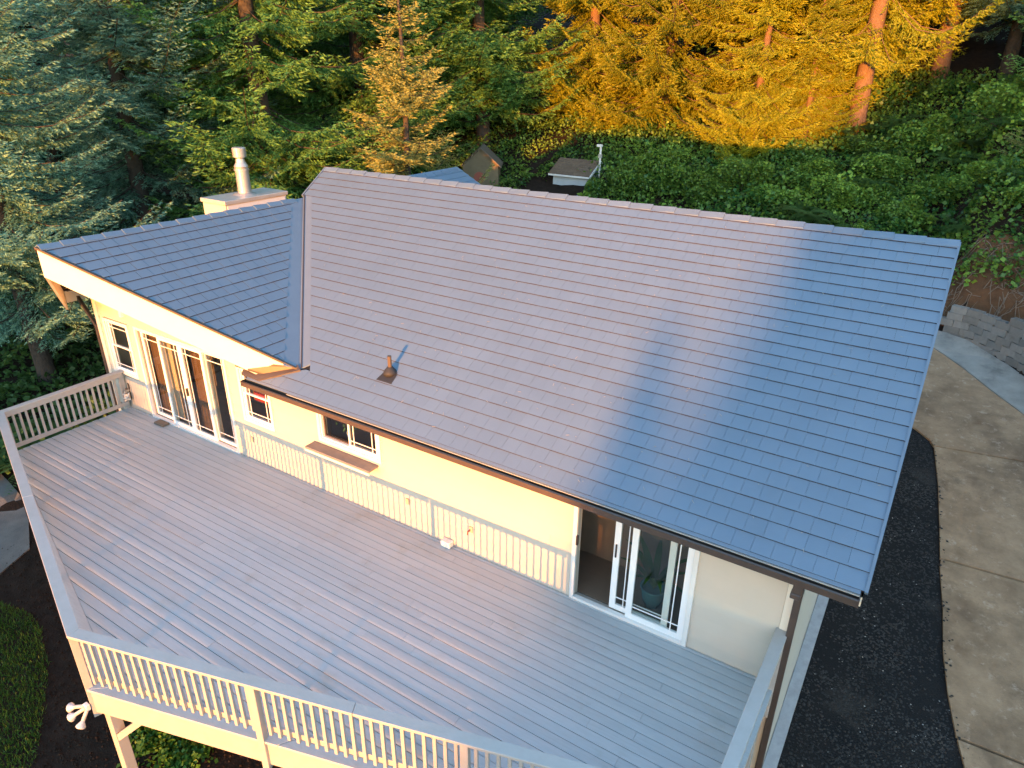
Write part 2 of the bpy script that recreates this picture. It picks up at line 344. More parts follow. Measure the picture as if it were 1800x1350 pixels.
slabp([(WR,5.8,WZ),(V0[0],9.7,wz(V0[0])),(V0[0],REAR,wz(V0[0])),(WR,REAR,WZ)], T)
wing_roof = b.build('wing_roof', M['under'], house)
# shingles -----------------------------------------------------------
specs = []      # (distance, parent, frame, poly, full)
class Frame:
    def __init__(s, pt, rot): s.pt = pt; s.rot = rot
FM = Frame(main_pt, (TH, 0, 0))
FW = Frame(wing_pt, None)
xw = Vector((0,1,0)); yw = Vector((-math.cos(TW),0,math.sin(TW))); zw = Vector((math.sin(TW),0,math.cos(TW)))
FW.rot = Matrix((xw, yw, zw)).transposed().to_euler()
SWID = .455; OV = .035
camv = Vector((CX, CY, CZ))
def side(ax, ay, bx, by, off=0.):
    """half plane in plan, keeping the left of a->b, moved inwards by off"""
    a_, b_ = -(by-ay), (bx-ax); l = math.hypot(a_, b_); a_ /= l; b_ /= l
    return a_, b_, -(a_*ax+b_*ay)-off
def to_local_main(h): a_, b_, c_ = h; return a_, b_*math.cos(TH), c_+b_*EY
def to_local_wing(h): a_, b_, c_ = h; return b_, -a_*math.cos(TW), c_+a_*V0[0]
valley_m = to_local_main(side(V1[0], V1[1], V0[0], V0[1], .20))
low_m = to_local_main(side(V0[0], V0[1], -1.05, -.50, .02))
rake_m = to_local_main(side(RLX, RY, V1[0], V1[1], .0))
valley_w = to_local_wing(side(V0[0], V0[1], V1[0], V1[1], .24))
prow_w = to_local_wing(side(AP[0], AP[1], V0[0], V0[1], .03))
def rows(fr, parent, smax, xa, xb, hps):
    k = 0; s = 0.
    while s < smax-.02:
        s1 = min(s+EXPO+OV, smax)
        x = xa - random.random()*SWID
        while x < xb:
            wv = SWID; gp = .0015 if fr is FM else .0035
            poly = [(max(x, xa)+gp, s), (min(x+wv, xb)-gp, s), (min(x+wv, xb)-gp, s1), (max(x, xa)+gp, s1)]
            full = x >= xa and x+wv <= xb and s1-s > EXPO
            for h in hps(s):
                q = clip(poly, *h)
                if len(q) < len(poly) or any(abs(a[0]-c[0])+abs(a[1]-c[1]) > 1e-6 for a, c in zip(q, poly)): full = False
                poly = q
                if len(poly) < 3: break
            if len(poly) >= 3 and (max(p[0] for p in poly)-min(p[0] for p in poly)) > .02 and (max(p[1] for p in poly)-min(p[1] for p in poly)) > .02:
                c = fr.pt(sum(p[0] for p in poly)/len(poly), s+.1)
                specs.append(((c-camv).length, parent, fr, poly, full, s))
            x += wv
        s += EXPO; k += 1
def hp_main(s):
    y = EY+s*math.cos(TH)
    return [low_m] if y < V0[1]-.05 else ([valley_m] if y < V1[1]-.12 else [rake_m])
rows(FM, main_roof, SM, -4.3, RRX-.016, hp_main)
rows(FW, wing_roof, SW, -2.1, 4.2, lambda s: [valley_w, prow_w])
LIFT = .017
def shingle_geo(poly, s0, tilt=0.):
    """prism over poly: thick at the lower edge, thin at the top; local coords relative to its own corner"""
    ox, oy = poly[0]
    top = []; bot = []
    for x, y in poly:
        z = .006 + LIFT*(1-(y-s0)/(EXPO+OV)) + tilt*(x-ox)
        top.append((x-ox, y-oy, z)); bot.append((x-ox, y-oy, -.008))
    return (ox, oy), top, bot
def shingle_mesh():
    b = MB(); W2 = SWID/2
    for i in range(2):
        x0, x1 = (.0015, W2-.001) if i == 0 else (W2+.001, SWID-.0015)
        dz = -.0015 if i else 0
        tp_ = [(x0,0,.006+LIFT+dz),(x1,0,.006+LIFT+dz),(x1,EXPO+OV,.006+dz),(x0,EXPO+OV,.006+dz)]
        b.prism(tp_, [(x,y,-.008) for x,y,z in tp_])
    me = b.mesh('shingle'); bm = bmesh.new(); bm.from_mesh(me); bmesh.ops.recalc_face_normals(bm, faces=bm.faces)
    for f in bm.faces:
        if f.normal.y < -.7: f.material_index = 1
    bm.to_mesh(me); bm.free()
    return me
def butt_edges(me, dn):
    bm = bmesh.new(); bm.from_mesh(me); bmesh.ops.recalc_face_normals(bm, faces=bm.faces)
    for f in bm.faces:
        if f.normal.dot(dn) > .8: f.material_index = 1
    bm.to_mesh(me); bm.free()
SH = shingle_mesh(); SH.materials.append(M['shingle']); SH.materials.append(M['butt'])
specs.sort(key=lambda q: q[0])
rest = {main_roof: MB(), wing_roof: MB()}
for i, (d, par, fr, poly, full, s0) in enumerate(specs):
    tilt = random.uniform(-.0035, .0035)
    if i < 290:
        if full:
            o = bpy.data.objects.new('shingle', SH); o.location = fr.pt(poly[0][0]-.0015, s0, random.uniform(0, .0015))
        else:
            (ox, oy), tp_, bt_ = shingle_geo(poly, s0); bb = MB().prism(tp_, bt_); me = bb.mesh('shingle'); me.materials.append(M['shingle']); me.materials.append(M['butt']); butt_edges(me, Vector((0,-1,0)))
            o = bpy.data.objects.new('shingle', me); o.location = fr.pt(ox, oy)
        COL.objects.link(o); o.parent = par
        rm = fr.rot if not isinstance(fr.rot, tuple) else None
        o.rotation_euler = fr.rot
        o.rotation_euler.rotate_axis('Y', tilt)
    else:
        (ox, oy), tp_, bt_ = shingle_geo(poly, s0, tilt)
        f3 = lambda q: fr.pt(ox+q[0], oy+q[1], q[2])
        if full:
            for h0, h1 in ((0, SWID/2-(.002 if fr is FM else .006)), (SWID/2, SWID-(.003 if fr is FM else .008))):
                qs = [(h0,0),(h1,0),(h1,EXPO+OV),(h0,EXPO+OV)]
                rest[par].prism([f3((x, y, .006+LIFT*(1-y/(EXPO+OV))+tilt*x-(.0015 if h0 else 0))) for x, y in qs], [f3((x, y, -.008)) for x, y in qs])
        else: rest[par].prism([f3(q) for q in tp_], [f3(q) for q in bt_])
for par, bb in rest.items():
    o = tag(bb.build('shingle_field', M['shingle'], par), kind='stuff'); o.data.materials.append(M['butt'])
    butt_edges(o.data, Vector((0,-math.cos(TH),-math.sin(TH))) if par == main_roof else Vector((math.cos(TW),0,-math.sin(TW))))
db = MB()
for i in range(260):
    x_ = random.uniform(-3, 9); s2_ = random.uniform(.1, SM-.2)
    if EY+s2_*math.cos(TH) < V1[1] and x_ < V0[0]+.4-(EY+s2_*math.cos(TH)-V0[1]): continue
    p_ = main_pt(x_, s2_, .032); a_ = random.uniform(0,3.14); l_ = random.choice((.012,.015,.03,.05))
    e_ = main_pt(x_+l_*math.cos(a_), s2_+l_*math.sin(a_), .034); db.bar(p_, e_, .006 if l_ > .02 else .012, .005)
tag(db.build('roof_debris', M['palechip'], main_roof), kind='stuff')
# valley and edge flashing ------------------------------------------
b = MB()
vm = Vector((V1[0]-V0[0], V1[1]-V0[1], 0)).normalized()
def strip(p0, p1, off, wid, zf, lift):
    n_ = Vector((-vm.y, vm.x, 0)) if off > 0 else Vector((vm.y, -vm.x, 0))
    a0 = Vector((p0[0], p0[1], 0)); a1 = Vector((p1[0], p1[1], 0))
    P = [a0, a1, a1+n_*wid, a0+n_*wid]
    tp_ = [Vector((q.x, q.y, zf(q)+lift)) for q in P]
    return tp_, [q-Vector((0,0,.02)) for q in tp_]
tp_, bt_ = strip(V0, V1, -1, .21, lambda q: mz(q.y), .016); MB().prism(tp_, bt_).build('valley_flashing', M['flash'], main_roof)
n_ = Vector((-vm.y, vm.x, 0)); pw_ = clip([(q.x, q.y) for q in (Vector((*V0,0)), Vector((*V1,0)), Vector((*V1,0))+n_*.25, Vector((*V0,0))+n_*.25)], 1, 0, -WR)
tp_ = [Vector((x_, y_, wz(x_)+.014)) for x_, y_ in pw_]; bt_ = [q-Vector((0,0,.02)) for q in tp_]
MB().prism(tp_, bt_).build('valley_flashing', M['flash'], wing_roof)
n_ = Vector((vm.y, -vm.x, 0))
p0 = Vector((V0[0]+.03, V0[1]+.03, mz(V0[1])+.03)); p1 = Vector((V1[0]+.02, V1[1]+.02, mz(V1[1])+.03))
MB().bar(p0, p1, .02, .035).build('valley_rib', M['gutter'], main_roof)
# ridge caps ---------------------------------------------------------
def cap_mesh(th, L=.47, wd=.135):
    b = MB(); c, s_ = math.cos(th), math.sin(th)
    P = []
    for x, h in ((0, .036), (L, .016)):
        P += [(x,-wd*c,-wd*s_+h),(x,0,h+.012),(x,wd*c,-wd*s_+h)]
        P += [(x,-wd*c,-wd*s_+h-.022),(x,0,h-.012),(x,wd*c,-wd*s_+h-.022)]
    b.add(P, [(0,1,7,6),(1,2,8,7),(3,9,10,4),(4,10,11,5),(0,6,9,3),(2,5,11,8),(0,3,4,1),(1,4,5,2),(6,7,10,9),(7,8,11,10)])
    me = b.mesh('ridge_cap'); bm = bmesh.new(); bm.from_mesh(me); bmesh.ops.recalc_face_normals(bm, faces=bm.faces); bm.to_mesh(me); bm.free(); me.materials.append(M['cap'])
    return me
CMm = cap_mesh(TH); CMw = cap_mesh(TW, .40, .12)
x = RRX-.44
while x > RLX-.1:
    o = bpy.data.objects.new('ridge_cap', CMm); COL.objects.link(o); o.parent = main_roof
    o.location = (x+.44, RY, RZ+.004); o.rotation_euler = (0, random.uniform(-.008,.008), math.pi); x -= .44
y = AP[1]+.02
while y < REAR-.3:
    if y < V1[1]-.35 or y > 5.6:
        o = bpy.data.objects.new('ridge_cap', CMw); COL.objects.link(o); o.parent = wing_roof
        o.location = (WR, y, WZ+.006); o.rotation_euler = (0, random.uniform(-.01,.01), math.pi/2)
    y += .365
# rear slope of the wing, right side: plain shingle courses (few are seen)
b = MB(); s = 0
while s < SW-.1:
    f = s/SW; y0 = 9.7-(9.7-5.8)*f; p0 = wing_pt(y0+.1, s, .024); p1 = wing_pt(REAR, s, .024); p2 = wing_pt(REAR, s+EXPO+.03, .006); p3 = wing_pt(y0-.05, s+EXPO+.03, .006)
    b.prism([p0,p1,p2,p3], [q-Vector((0,0,.02)) for q in (p0,p1,p2,p3)]); s += EXPO
b.build('rear_shingles', M['shingle'], wing_roof)
# small rear gable behind the main ridge
b = MB(); gx, gzz = .30, 4.16
slabp([(gx,6.2,gzz),(gx,9.4,gzz),(gx+1.6,9.4,gzz-.8),(gx+1.6,7.8,gzz-.8)], .06); slabp([(gx,6.2,gzz),(gx-1.6,7.8,gzz-.8),(gx-1.6,9.4,gzz-.8),(gx,9.4,gzz)], .06)
b.build('rear_gable_roof', M['shingle'], house)
# rakes, fascias, soffits ---------------------------------------------
def fascia(a, b_, h, th, m, name, par=house, drop=.03, clipn=None):
    a = Vector(a)-Vector((0,0,drop)); b_ = Vector(b_)-Vector((0,0,drop)); d = (b_-a); d.z = 0; n = Vector((d.y,-d.x,0)).normalized()*th
    return MB().prism([a, b_, b_-n, a-n], [q-Vector((0,0,h)) for q in (a, b_, b_-n, a-n)]).build(name, m, par)
fascia((WR,AP[1],WZ),(V0[0]-.05,V0[1]-.03,wz(V0[0]-.05)), .47, .045, M['fascia'], 'prow_fascia', wing_roof)
fascia((LE,-.38,wz(LE)),(WR-.002,AP[1]+.002,WZ), .47, .045, M['fascia'], 'prow_fascia', wing_roof)
fascia((LE,REAR,wz(LE)),(LE,-.34,wz(LE)), .30, .04, M['fascia'], 'eave_fascia', wing_roof, drop=.04)
def tribar(a, b_, w_, h_, name, m, par): return MB().bar(a, b_, w_, h_).build(name, m, par)
tribar((WR,AP[1]-.012,WZ+.004),(V0[0],V0[1]-.012,wz(V0[0])+.004), .05, .035, 'drip_edge', M['gutter'], wing_roof)
tribar((WR,AP[1]-.012,WZ+.004),(LE,-.40,wz(LE)+.004), .05, .035, 'drip_edge', M['gutter'], wing_roof)
tribar((LE-.06,-.34,wz(LE)-.06),(LE-.06,REAR,wz(LE)-.06), .11, .11, 'side_gutter', M['gutter'], wing_roof)
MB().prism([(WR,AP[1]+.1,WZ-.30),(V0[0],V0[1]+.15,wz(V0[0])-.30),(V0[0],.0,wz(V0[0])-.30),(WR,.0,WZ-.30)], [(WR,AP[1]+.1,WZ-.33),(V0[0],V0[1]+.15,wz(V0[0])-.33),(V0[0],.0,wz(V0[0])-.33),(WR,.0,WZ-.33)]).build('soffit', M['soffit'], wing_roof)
sf = MB()
for i in range(14):
    y0 = -2.0 + i*.145
    xe = LE if y0 > -.38 else WR-(WR-LE)*(y0-AP[1])/(-.38-AP[1])
    xe = max(xe+.08, LE+.04)
    if xe < WR-.1: sf.bar((WR-.05,y0+.14,WZ-.15),(xe,y0+.14,wz(xe)-.13), .135, .018, (0,0,1))
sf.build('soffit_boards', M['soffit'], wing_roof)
for xx in (RRX,): 
    fascia((xx-.02,EY+.02,EZ),(xx-.02,RY,RZ), .20, .04, M['fascia'], 'rake_board', main_roof, drop=.015)
    fascia((xx-.02,RY,RZ),(xx-.02,BACK,EZ), .20, .04, M['wood'], 'rake_board', main_roof, drop=.015)
    tribar((xx,EY-.02,EZ+.006),(xx,RY,RZ+.006), .035, .04, 'rake_trim', M['flash'], main_roof)
    tribar((xx,RY,RZ+.004),(xx,BACK,EZ+.004), .035, .04, 'rake_trim', M['flash'], main_roof)
tribar((RLX,RY,RZ+.01),(V1[0]-.03,V1[1],mz(V1[1])+.01), .03, .05, 'rake_trim', M['flash'], main_roof)
MB().box((-1.0,EY+.03,EZ-.20),(RRX-.04,EY+.07,EZ-.02)).build('eave_fascia', M['gutter'], house)
MB().box((-1.0,EY+.08,EZ-.20),(RRX-.08,-.03,EZ-.17)).build('soffit', M['fascia'], house)
# gutter: back, floor, sloped front and rolled lip
gx0, gx1 = -.97, RRX-.05
gb = MB()
gb.box((gx0,EY-.012,EZ-.13),(gx1,EY+.02,EZ-.035)); gb.box((gx0,EY-.09,EZ-.14),(gx1,EY-.013,EZ-.125))
gb.bar((gx0,EY-.105,EZ-.10),(gx1,EY-.105,EZ-.10), .02, .085); gb.bar((gx0,EY-.118,EZ-.055),(gx1,EY-.118,EZ-.055), .035, .022)
gb.box((gx0-.01,EY-.125,EZ-.14),(gx0,EY+.02,EZ-.035)); gb.box((gx1,EY-.125,EZ-.14),(gx1+.012,EY+.02,EZ-.035))
gut = gb.build('gutter', M['gutter'], house)
MB().bar((gx0+.05,EY-.03,EZ+.0),(gx1,EY-.03,EZ+.0), .05, .012, (0,-.4,1)).build('drip_edge', M['flash'], gut)
MB().bar((gx0+1.1,EY-.055,EZ-.028),(gx1,EY-.055,EZ-.028), .022, .01).build('gutter_guard', M['galv'], gut)
# copper coloured flashing where the gable meets the low eave
MB().prism([(-1.10,-.62,2.47),(-.55,-.36,2.54),(-.05,-.13,2.50),(-.62,-.42,2.35)], [(-1.10,-.62,2.44),(-.55,-.36,2.50),(-.05,-.13,2.46),(-.62,-.42,2.31)]).build('eave_flashing', M['gutter'], main_roof)
MB().prism([(-1.09,-.52,2.285),(-.6,-.54,2.27),(.02,-.14,2.475),(-.10,-.08,2.52),(-1.09,-.46,2.345)], [(-1.09,-.52,2.24),(-.6,-.54,2.24),(.02,-.14,2.44),(-.10,-.08,2.47),(-1.09,-.46,2.29)]).build('eave_flashing', M['gutter'], main_roof)
# downspout at the right front corner
DX = XR_+.02
ds = MB(); ds.box((DX-.05,EY-.10,EZ-.27),(DX+.06,EY-.0,EZ-.14)).box((DX-.06,EY-.12,EZ-.33),(DX+.05,EY-.01,EZ-.26))
ds.bar((DX,EY-.05,EZ-.30),(DX+.0,-.09,EZ-.60), .085, .065); ds.box((DX-.05,-.125,-2.45),(DX+.035,-.055,EZ-.57))
ds.build('downspout', M['gutter'], house, bevel=.008)
MB().bar((LE-.05,-.10,wz(LE)-.16),(XL-.04,-.03,1.85), .07, .06).bar((XL-.045,-.03,1.88),(XL-.045,-.03,-2.3), .07, .06).build('downspout', M['gutter'], house)

# walls -----------------------------------------------------------------
OPEN = {'w1': (-6.46,-5.50,.84,2.12), 'dl': (-5.26,-2.26,.0,2.16), 'w2': (-1.94,-1.05,.88,2.07), 'w3': (.16,1.66,1.08,2.02), 'dr': (5.34,7.17,.0,2.10)}
TRIMW = .068
holes = [(a+TRIMW-.02,b_-TRIMW+.02,c+(TRIMW-.02 if c > .1 else -.02),d-TRIMW+.02) for a,b_,c,d in OPEN.values()]
def solid_wall(x0, x1, z0, z1, y0, y1, name):
    X = sorted({x0,x1}|{h[i] for h in holes for i in (0,1)}); Z = sorted({z0,z1}|{max(z0,min(z1,h[i])) for h in holes for i in (2,3)})
    b = MB()
    for a,c in zip(X, X[1:]):
        for e,f in zip(Z, Z[1:]):
            mx_, mz_ = (a+c)/2, (e+f)/2
            if any(h[0]<mx_<h[1] and h[2]<mz_<h[3] for h in holes): continue
            b.box((a,y0,e),(c,y1,f))
    return b.build(name, M['siding'], house)
solid_wall(XL+.012, XR_-.012, -2.6, 2.33, .012, .14, 'front_wall')
MB().prism([(XL+.02,.012,2.331),(-.2,.012,2.331),(-.2,.012,2.40),(WR,.012,WZ-.2),(XL+.02,.012,wz(XL)-.2)], [(XL+.02,.14,2.331),(-.2,.14,2.331),(-.2,.14,2.40),(WR,.14,WZ-.2),(XL+.02,.14,wz(XL)-.2)]).build('gable_wall', M['siding'], house)
BY = BACK-.55
MB().prism([(XR_-.012,.142,-2.6),(XR_-.012,BY,-2.6),(XR_-.012,BY,EZ+.1),(XR_-.012,RY,RZ-.25),(XR_-.012,.142,EZ+.1)], [(XR_-.15,.142,-2.6),(XR_-.15,BY,-2.6),(XR_-.15,BY,EZ+.1),(XR_-.15,RY,RZ-.25),(XR_-.15,.142,EZ+.1)]).build('side_wall', M['siding'], house)
MB().box((XL+.012,.142,-2.6),(XL+.15,REAR-.3,2.65)).build('side_wall', M['siding'], house)
MB().box((XL+.152,BY-.14,-2.6),(XR_-.152,BY,2.3)).build('rear_wall', M['siding'], house)
LAP = .195
def plank(poly, y_face=0., name='siding_board'):
    """lap board from polygon (x, z): bottom edge proud"""
    z0 = min(p[1] for p in poly); z1 = z0+LAP
    fr_ = [(x, y_face-.022+.020*min(1,(z-z0)/LAP), z) for x, z in poly]; bk = [(x, y_face+.011, z) for x, z in poly]
    return MB().prism(fr_, bk).build(name, M['siding'], house)
z = .0
lw = (-math.tan(TW), -1., WZ-.12+WR*math.tan(TW)); rw = (math.tan(TW), -1., WZ-.12-WR*math.tan(TW))
lw, rw = rw, lw
while z < 4.1:
    xa, xb = XL+.13, XR_-.13
    if z > 2.1: xb = -.25
    cuts = [xa]; zc = z+LAP/2
    for k, (a,b_,c,d) in sorted(OPEN.items(), key=lambda q: q[1][0]):
        if c+.0 < zc < d and a < xb: cuts += [a+.03, b_-.03]
    cuts.append(xb)
    for a,b_ in zip(cuts[::2], cuts[1::2]):
        segs = [a]; q = a
        while q+4.2 < b_: q += random.uniform(2.6, 3.9); segs.append(min(q, b_))
        segs.append(b_)
        for s0_, s1_ in zip(segs, segs[1:]):
            if s1_-s0_ < .03: continue
            poly = [(s0_,z),(s1_-.002,z),(s1_-.002,z+LAP-.006),(s0_,z+LAP-.006)]
            if z > 1.9 and s0_ < -.25:
                poly = clip(clip(poly, *rw), *lw)
            if len(poly) >= 3: plank(poly)
    z += LAP
z = -2.4                                                   # right side wall boards
while z < 4.4:
    ya, yb = .01, BY
    top = z+LAP
    if top > EZ+.1: d = (top-EZ-.1)/math.tan(TH)*1.08; ya, yb = max(ya, d-.0), min(yb, BY-d)
    if yb-ya > .3: MB().prism([(XR_+.014,ya,z),(XR_+.014,yb,z),(XR_+.002,yb,z+LAP-.003),(XR_+.002,ya,z+LAP-.003)], [(XR_-.011,ya,z),(XR_-.011,yb,z),(XR_-.011,yb,z+LAP-.003),(XR_-.011,ya,z+LAP-.003)]).build('siding_board', M['siding'], house)
    z += LAP
MB().box((XR_-.128,-.030,-2.45),(XR_+.018,.005,2.2)).build('corner_board', M['fascia'], house)
MB().box((XL-.01,-.030,-2.45),(XL+.128,.005,2.75)).build('corner_board', M['fascia'], house)
MB().prism([(8.42,-.3,-2.36),(8.60,-.3,-2.36),(8.60,10,-.42),(8.42,10,-.42)], [(8.42,-.3,-2.7),(8.60,-.3,-2.7),(8.60,10,-.9),(8.42,10,-.9)]).build('footing', M['foot'], house)
# rooms behind the glass
rm = MB(); rm.box((XL+.16,.15,-.03),(XR_-.16,4.2,.0)).box((XL+.16,1.7,.0),(XR_-.16,1.75,2.32)).box((XL+.16,.16,2.32),(XR_-.16,4.2,2.34))
for xx in (-.9, 2.6): rm.box((xx,.16,.001),(xx+.1,4.2,2.32))
rm.box((3.9,1.05,.001),(XR_-.17,1.10,2.318))
rm.build('room_shell', M['room'], house)
kc = MB().box((-.78,.62,.001),(2.58,.70,2.318)).build('kitchen_cabinet', M['cabinet'], house)
for k in range(6): MB().box((-.74+k*.55,.598,.15),(-.22+k*.55,.618,2.2)).build('cabinet_door', M['cabinet'], kc)
MB().box((-2.15,.80,.001),(-.92,.86,2.318)).build('inner_wall', M['cabinet'], house)

# windows and doors --------------------------------------------------------
def frame_rect(x0, x1, z0, z1, y0, y1, w_, bottom=True):
    b = MB(); b.box((x0,y0,z0),(x0+w_,y1,z1)); b.box((x1-w_,y0,z0),(x1,y1,z1)); b.box((x0+w_,y0,z1-w_),(x1-w_,y1,z1))
    if bottom: b.box((x0+w_,y0,z0),(x1-w_,y1,z0+w_))
    return b
def pane_and_bars(par, x0, x1, z0, z1, y, vb=(), hb=()):
    MB().box((x0,y,z0),(x1,y+.006,z1)).build('pane', M['glass'], par)
    for v in vb: MB().box((v-.007,y-.010,z0),(v+.007,y-.001,z1)).build('muntin', M['vinyl'], par)
    for h in hb: MB().box((x0,y-.012,h-.007),(x1,y-.002,h+.007)).build('muntin', M['vinyl'], par)
def window_hung(key):
    x0,x1,z0,z1 = OPEN[key]; w_ = frame_rect(x0,x1,z0,z1,-.045,.0,TRIMW).build('window', M['trim'], house, bevel=.004)
    a,b_,c,d = x0+TRIMW,x1-TRIMW,z0+TRIMW,z1-TRIMW; mid = (c+d)/2
    frame_rect(a,b_,c,d,-.02,.10,.022).build('frame', M['vinyl'], w_)
    for lo, hi, y in ((mid-.02,d-.022,.02),(c+.022,mid+.025,.0)):
        frame_rect(a+.022,b_-.022,lo,hi,y,y+.035,.03).build('sash', M['vinyl'], w_)
        up_ = lo > c+.1
        pane_and_bars(w_, a+.052,b_-.052,lo+.03,hi-.03,y+.015, (a+.052+.09,b_-.052-.09), ((hi-.03-.09,) if up_ else (lo+.03+.09,)))
    return w_
window_hung('w1'); w2 = window_hung('w2')
x0,x1,z0,z1 = OPEN['w3']; w3 = frame_rect(x0,x1,z0,z1,-.045,.0,TRIMW).build('window', M['trim'], house, bevel=.004)
a,b_,c,d = x0+TRIMW,x1-TRIMW,z0+TRIMW,z1-TRIMW; mid = (a+b_)/2
frame_rect(a,b_,c,d,-.02,.10,.03).build('frame', M['vinyl'], w3)
frame_rect(a+.03,mid+.02,c+.03,d-.03,.03,.06,.03).build('sash', M['gutter'], w3); pane_and_bars(w3,a+.06,mid-.01,c+.06,d-.06,.045)
frame_rect(mid-.02,b_-.03,c+.03,d-.03,-.005,.028,.035).build('sash', M['vinyl'], w3); pane_and_bars(w3,mid+.015,b_-.065,c+.065,d-.065,.01,(mid+.1,b_-.15),(c+.15,))
# left four-panel door
def door(key):
    x0,x1,z0,z1 = OPEN[key]; b = frame_rect(x0,x1,z0,z1,-.05,.0,TRIMW,False); b.box((x0+TRIMW,-.06,z0+.004),(x1-TRIMW,.02,z0+.05))
    return b.build('sliding_door', M['trim'], house, bevel=.004)
def panel(par, x0, x1, z0, z1, y, vb, st=.075, hb=True):
    frame_rect(x0,x1,z0,z1,y,y+.04,st).build('panel_frame', M['vinyl'], par)
    pane_and_bars(par, x0+st,x1-st,z0+st,z1-st,y+.017, vb, ((z0+st+.13,z1-st-.13) if hb else ()))
dl = door('dl'); x0,x1,z0,z1 = OPEN['dl']; a, b_ = x0+TRIMW, x1-TRIMW; pw = (b_-a)/4
for i in range(4):
    p0_, p1_ = a+pw*i-(.03 if i in (1,3) else 0), a+pw*(i+1)+(.03 if i in (0,2) else 0)
    panel(dl, p0_, p1_, z0+.05, z1-TRIMW, -.012 if i in (1,2) else .045, ((p0_+.075+.11,) if i in (0,2) else (p1_-.075-.11,)) )
MB().box((a+2*pw+.02,-.06,.92),(a+2*pw+.055,-.013,1.10)).build('handle', M['iron'], dl, bevel=.006)
for i0, i1, mm in ((.16,.72,'tan'),(.74,1.22,'blind'),(1.24,1.90,'dark'),(2.14,2.80,'tan'),(2.82,3.06,'blind')):
    bl_ = MB().box((a+pw*i0,.15,.07),(a+pw*i1,.162,2.06))
    bl_.build('blind', M[mm], dl)
dr = door('dr'); x0,x1,z0,z1 = OPEN['dr']; a, b_ = x0+TRIMW, x1-TRIMW; mid = (a+b_)/2
panel(dr, mid-.02, b_, z0+.05, z1-TRIMW, -.012, (b_-.075-.12,), .09)
panel(dr, mid-.30, b_-.26, z0+.05, z1-TRIMW, .045, (mid-.30+.09+.12,), .09)
MB().box((a-.005,-.055,1.0),(a+.025,-.02,1.16)).build('latch', M['iron'], dr)
MB().box((mid-.27,.025,.98),(mid-.25,.044,1.2)).build('handle', M['iron'], dr)
# kitchen pass-through shelf under the slider window
sh = MB().box((.03,-.27,.99),(1.58,-.03,1.03)).build('shelf', M['shelf'], house, bevel=.006)
for xx in (.15,.45,.75,1.05,1.35): MB().box((xx,-.24,.93),(xx+.04,-.03,.989)).build('bracket', M['fascia'], sh)
MB().box((.03,-.272,.94),(1.58,-.25,.988)).build('apron', M['fascia'], sh)
# chimney chase and flue
ch = MB().box((-7.25,3.45,-2.2),(-6.36,5.35,4.04)).build('chimney', M['siding'], house)
MB().box((-7.29,3.41,4.041),(-6.32,5.39,4.14)).build('chimney_cap', M['galv'], ch, bevel=.01)
for zz in (3.4, 3.72): MB().box((-6.359,3.5,zz),(-6.345,5.3,zz+.29)).build('panel', M['trim'], ch)
MB().lathe((-6.80,4.40,4.14), [(.30,0),(.24,.03),(.165,.05),(.165,.60),(.185,.60),(.185,.64),(.165,.645),(.175,.70),(.12,.80),(.105,.88),(.105,.90),(.165,.93),(.17,1.14),(.15,1.16),(.02,1.165)], 28).build('flue', M['steel'], ch, smooth=False)
# roof vent
vp = main_pt(1.70, .0); s_v = (0.30-EY)/math.cos(TH); vb_ = main_pt(1.70, s_v, .02)
vt = MB(); q0 = main_pt(1.55, s_v-.20, .030); q1 = main_pt(1.87, s_v-.20, .030); q2 = main_pt(1.83, s_v+.04, .024); q3 = main_pt(1.59, s_v+.04, .024)
vt.prism([q0,q1,q2,q3], [q-Vector((0,0,.012)) for q in (q0,q1,q2,q3)])
ve = vt.build('vent', M['rubber'], house)
MB().lathe(vb_-Vector((0,0,.02)), [(.115,0),(.11,.05),(.085,.08),(.06,.11),(.045,.13)], 20).build('boot', M['rubber'], ve, smooth=True)
MB().tube([vb_, vb_+Vector((0,0,.30))], .033, 14).build('pipe', M['pipe'], ve, smooth=False)
# bits on the wall
MB().lathe((-5.60,-.02,2.30), [(.0,0),(.07,.0),(.075,.2),(.06,.23),(.0,.23)], 16).build('wall_light', M['trim'], house)
MB().box((-2.06,-.10,2.28),(-1.98,-.02,2.34)).build('camera_mount', M['iron'], house)
for xx, zz in ((3.48,.42),(-1.85,.42),(2.15,.46)): MB().box((xx,-.028,zz),(xx+.07,-.012,zz+.11)).build('outlet_cover', M['blind'], house)
MB().tube([(3.50,-.02,.47),(3.50,-.09,.47),(3.50,-.10,.42)], .013, 8).build('spigot', M['redpaint'], house)

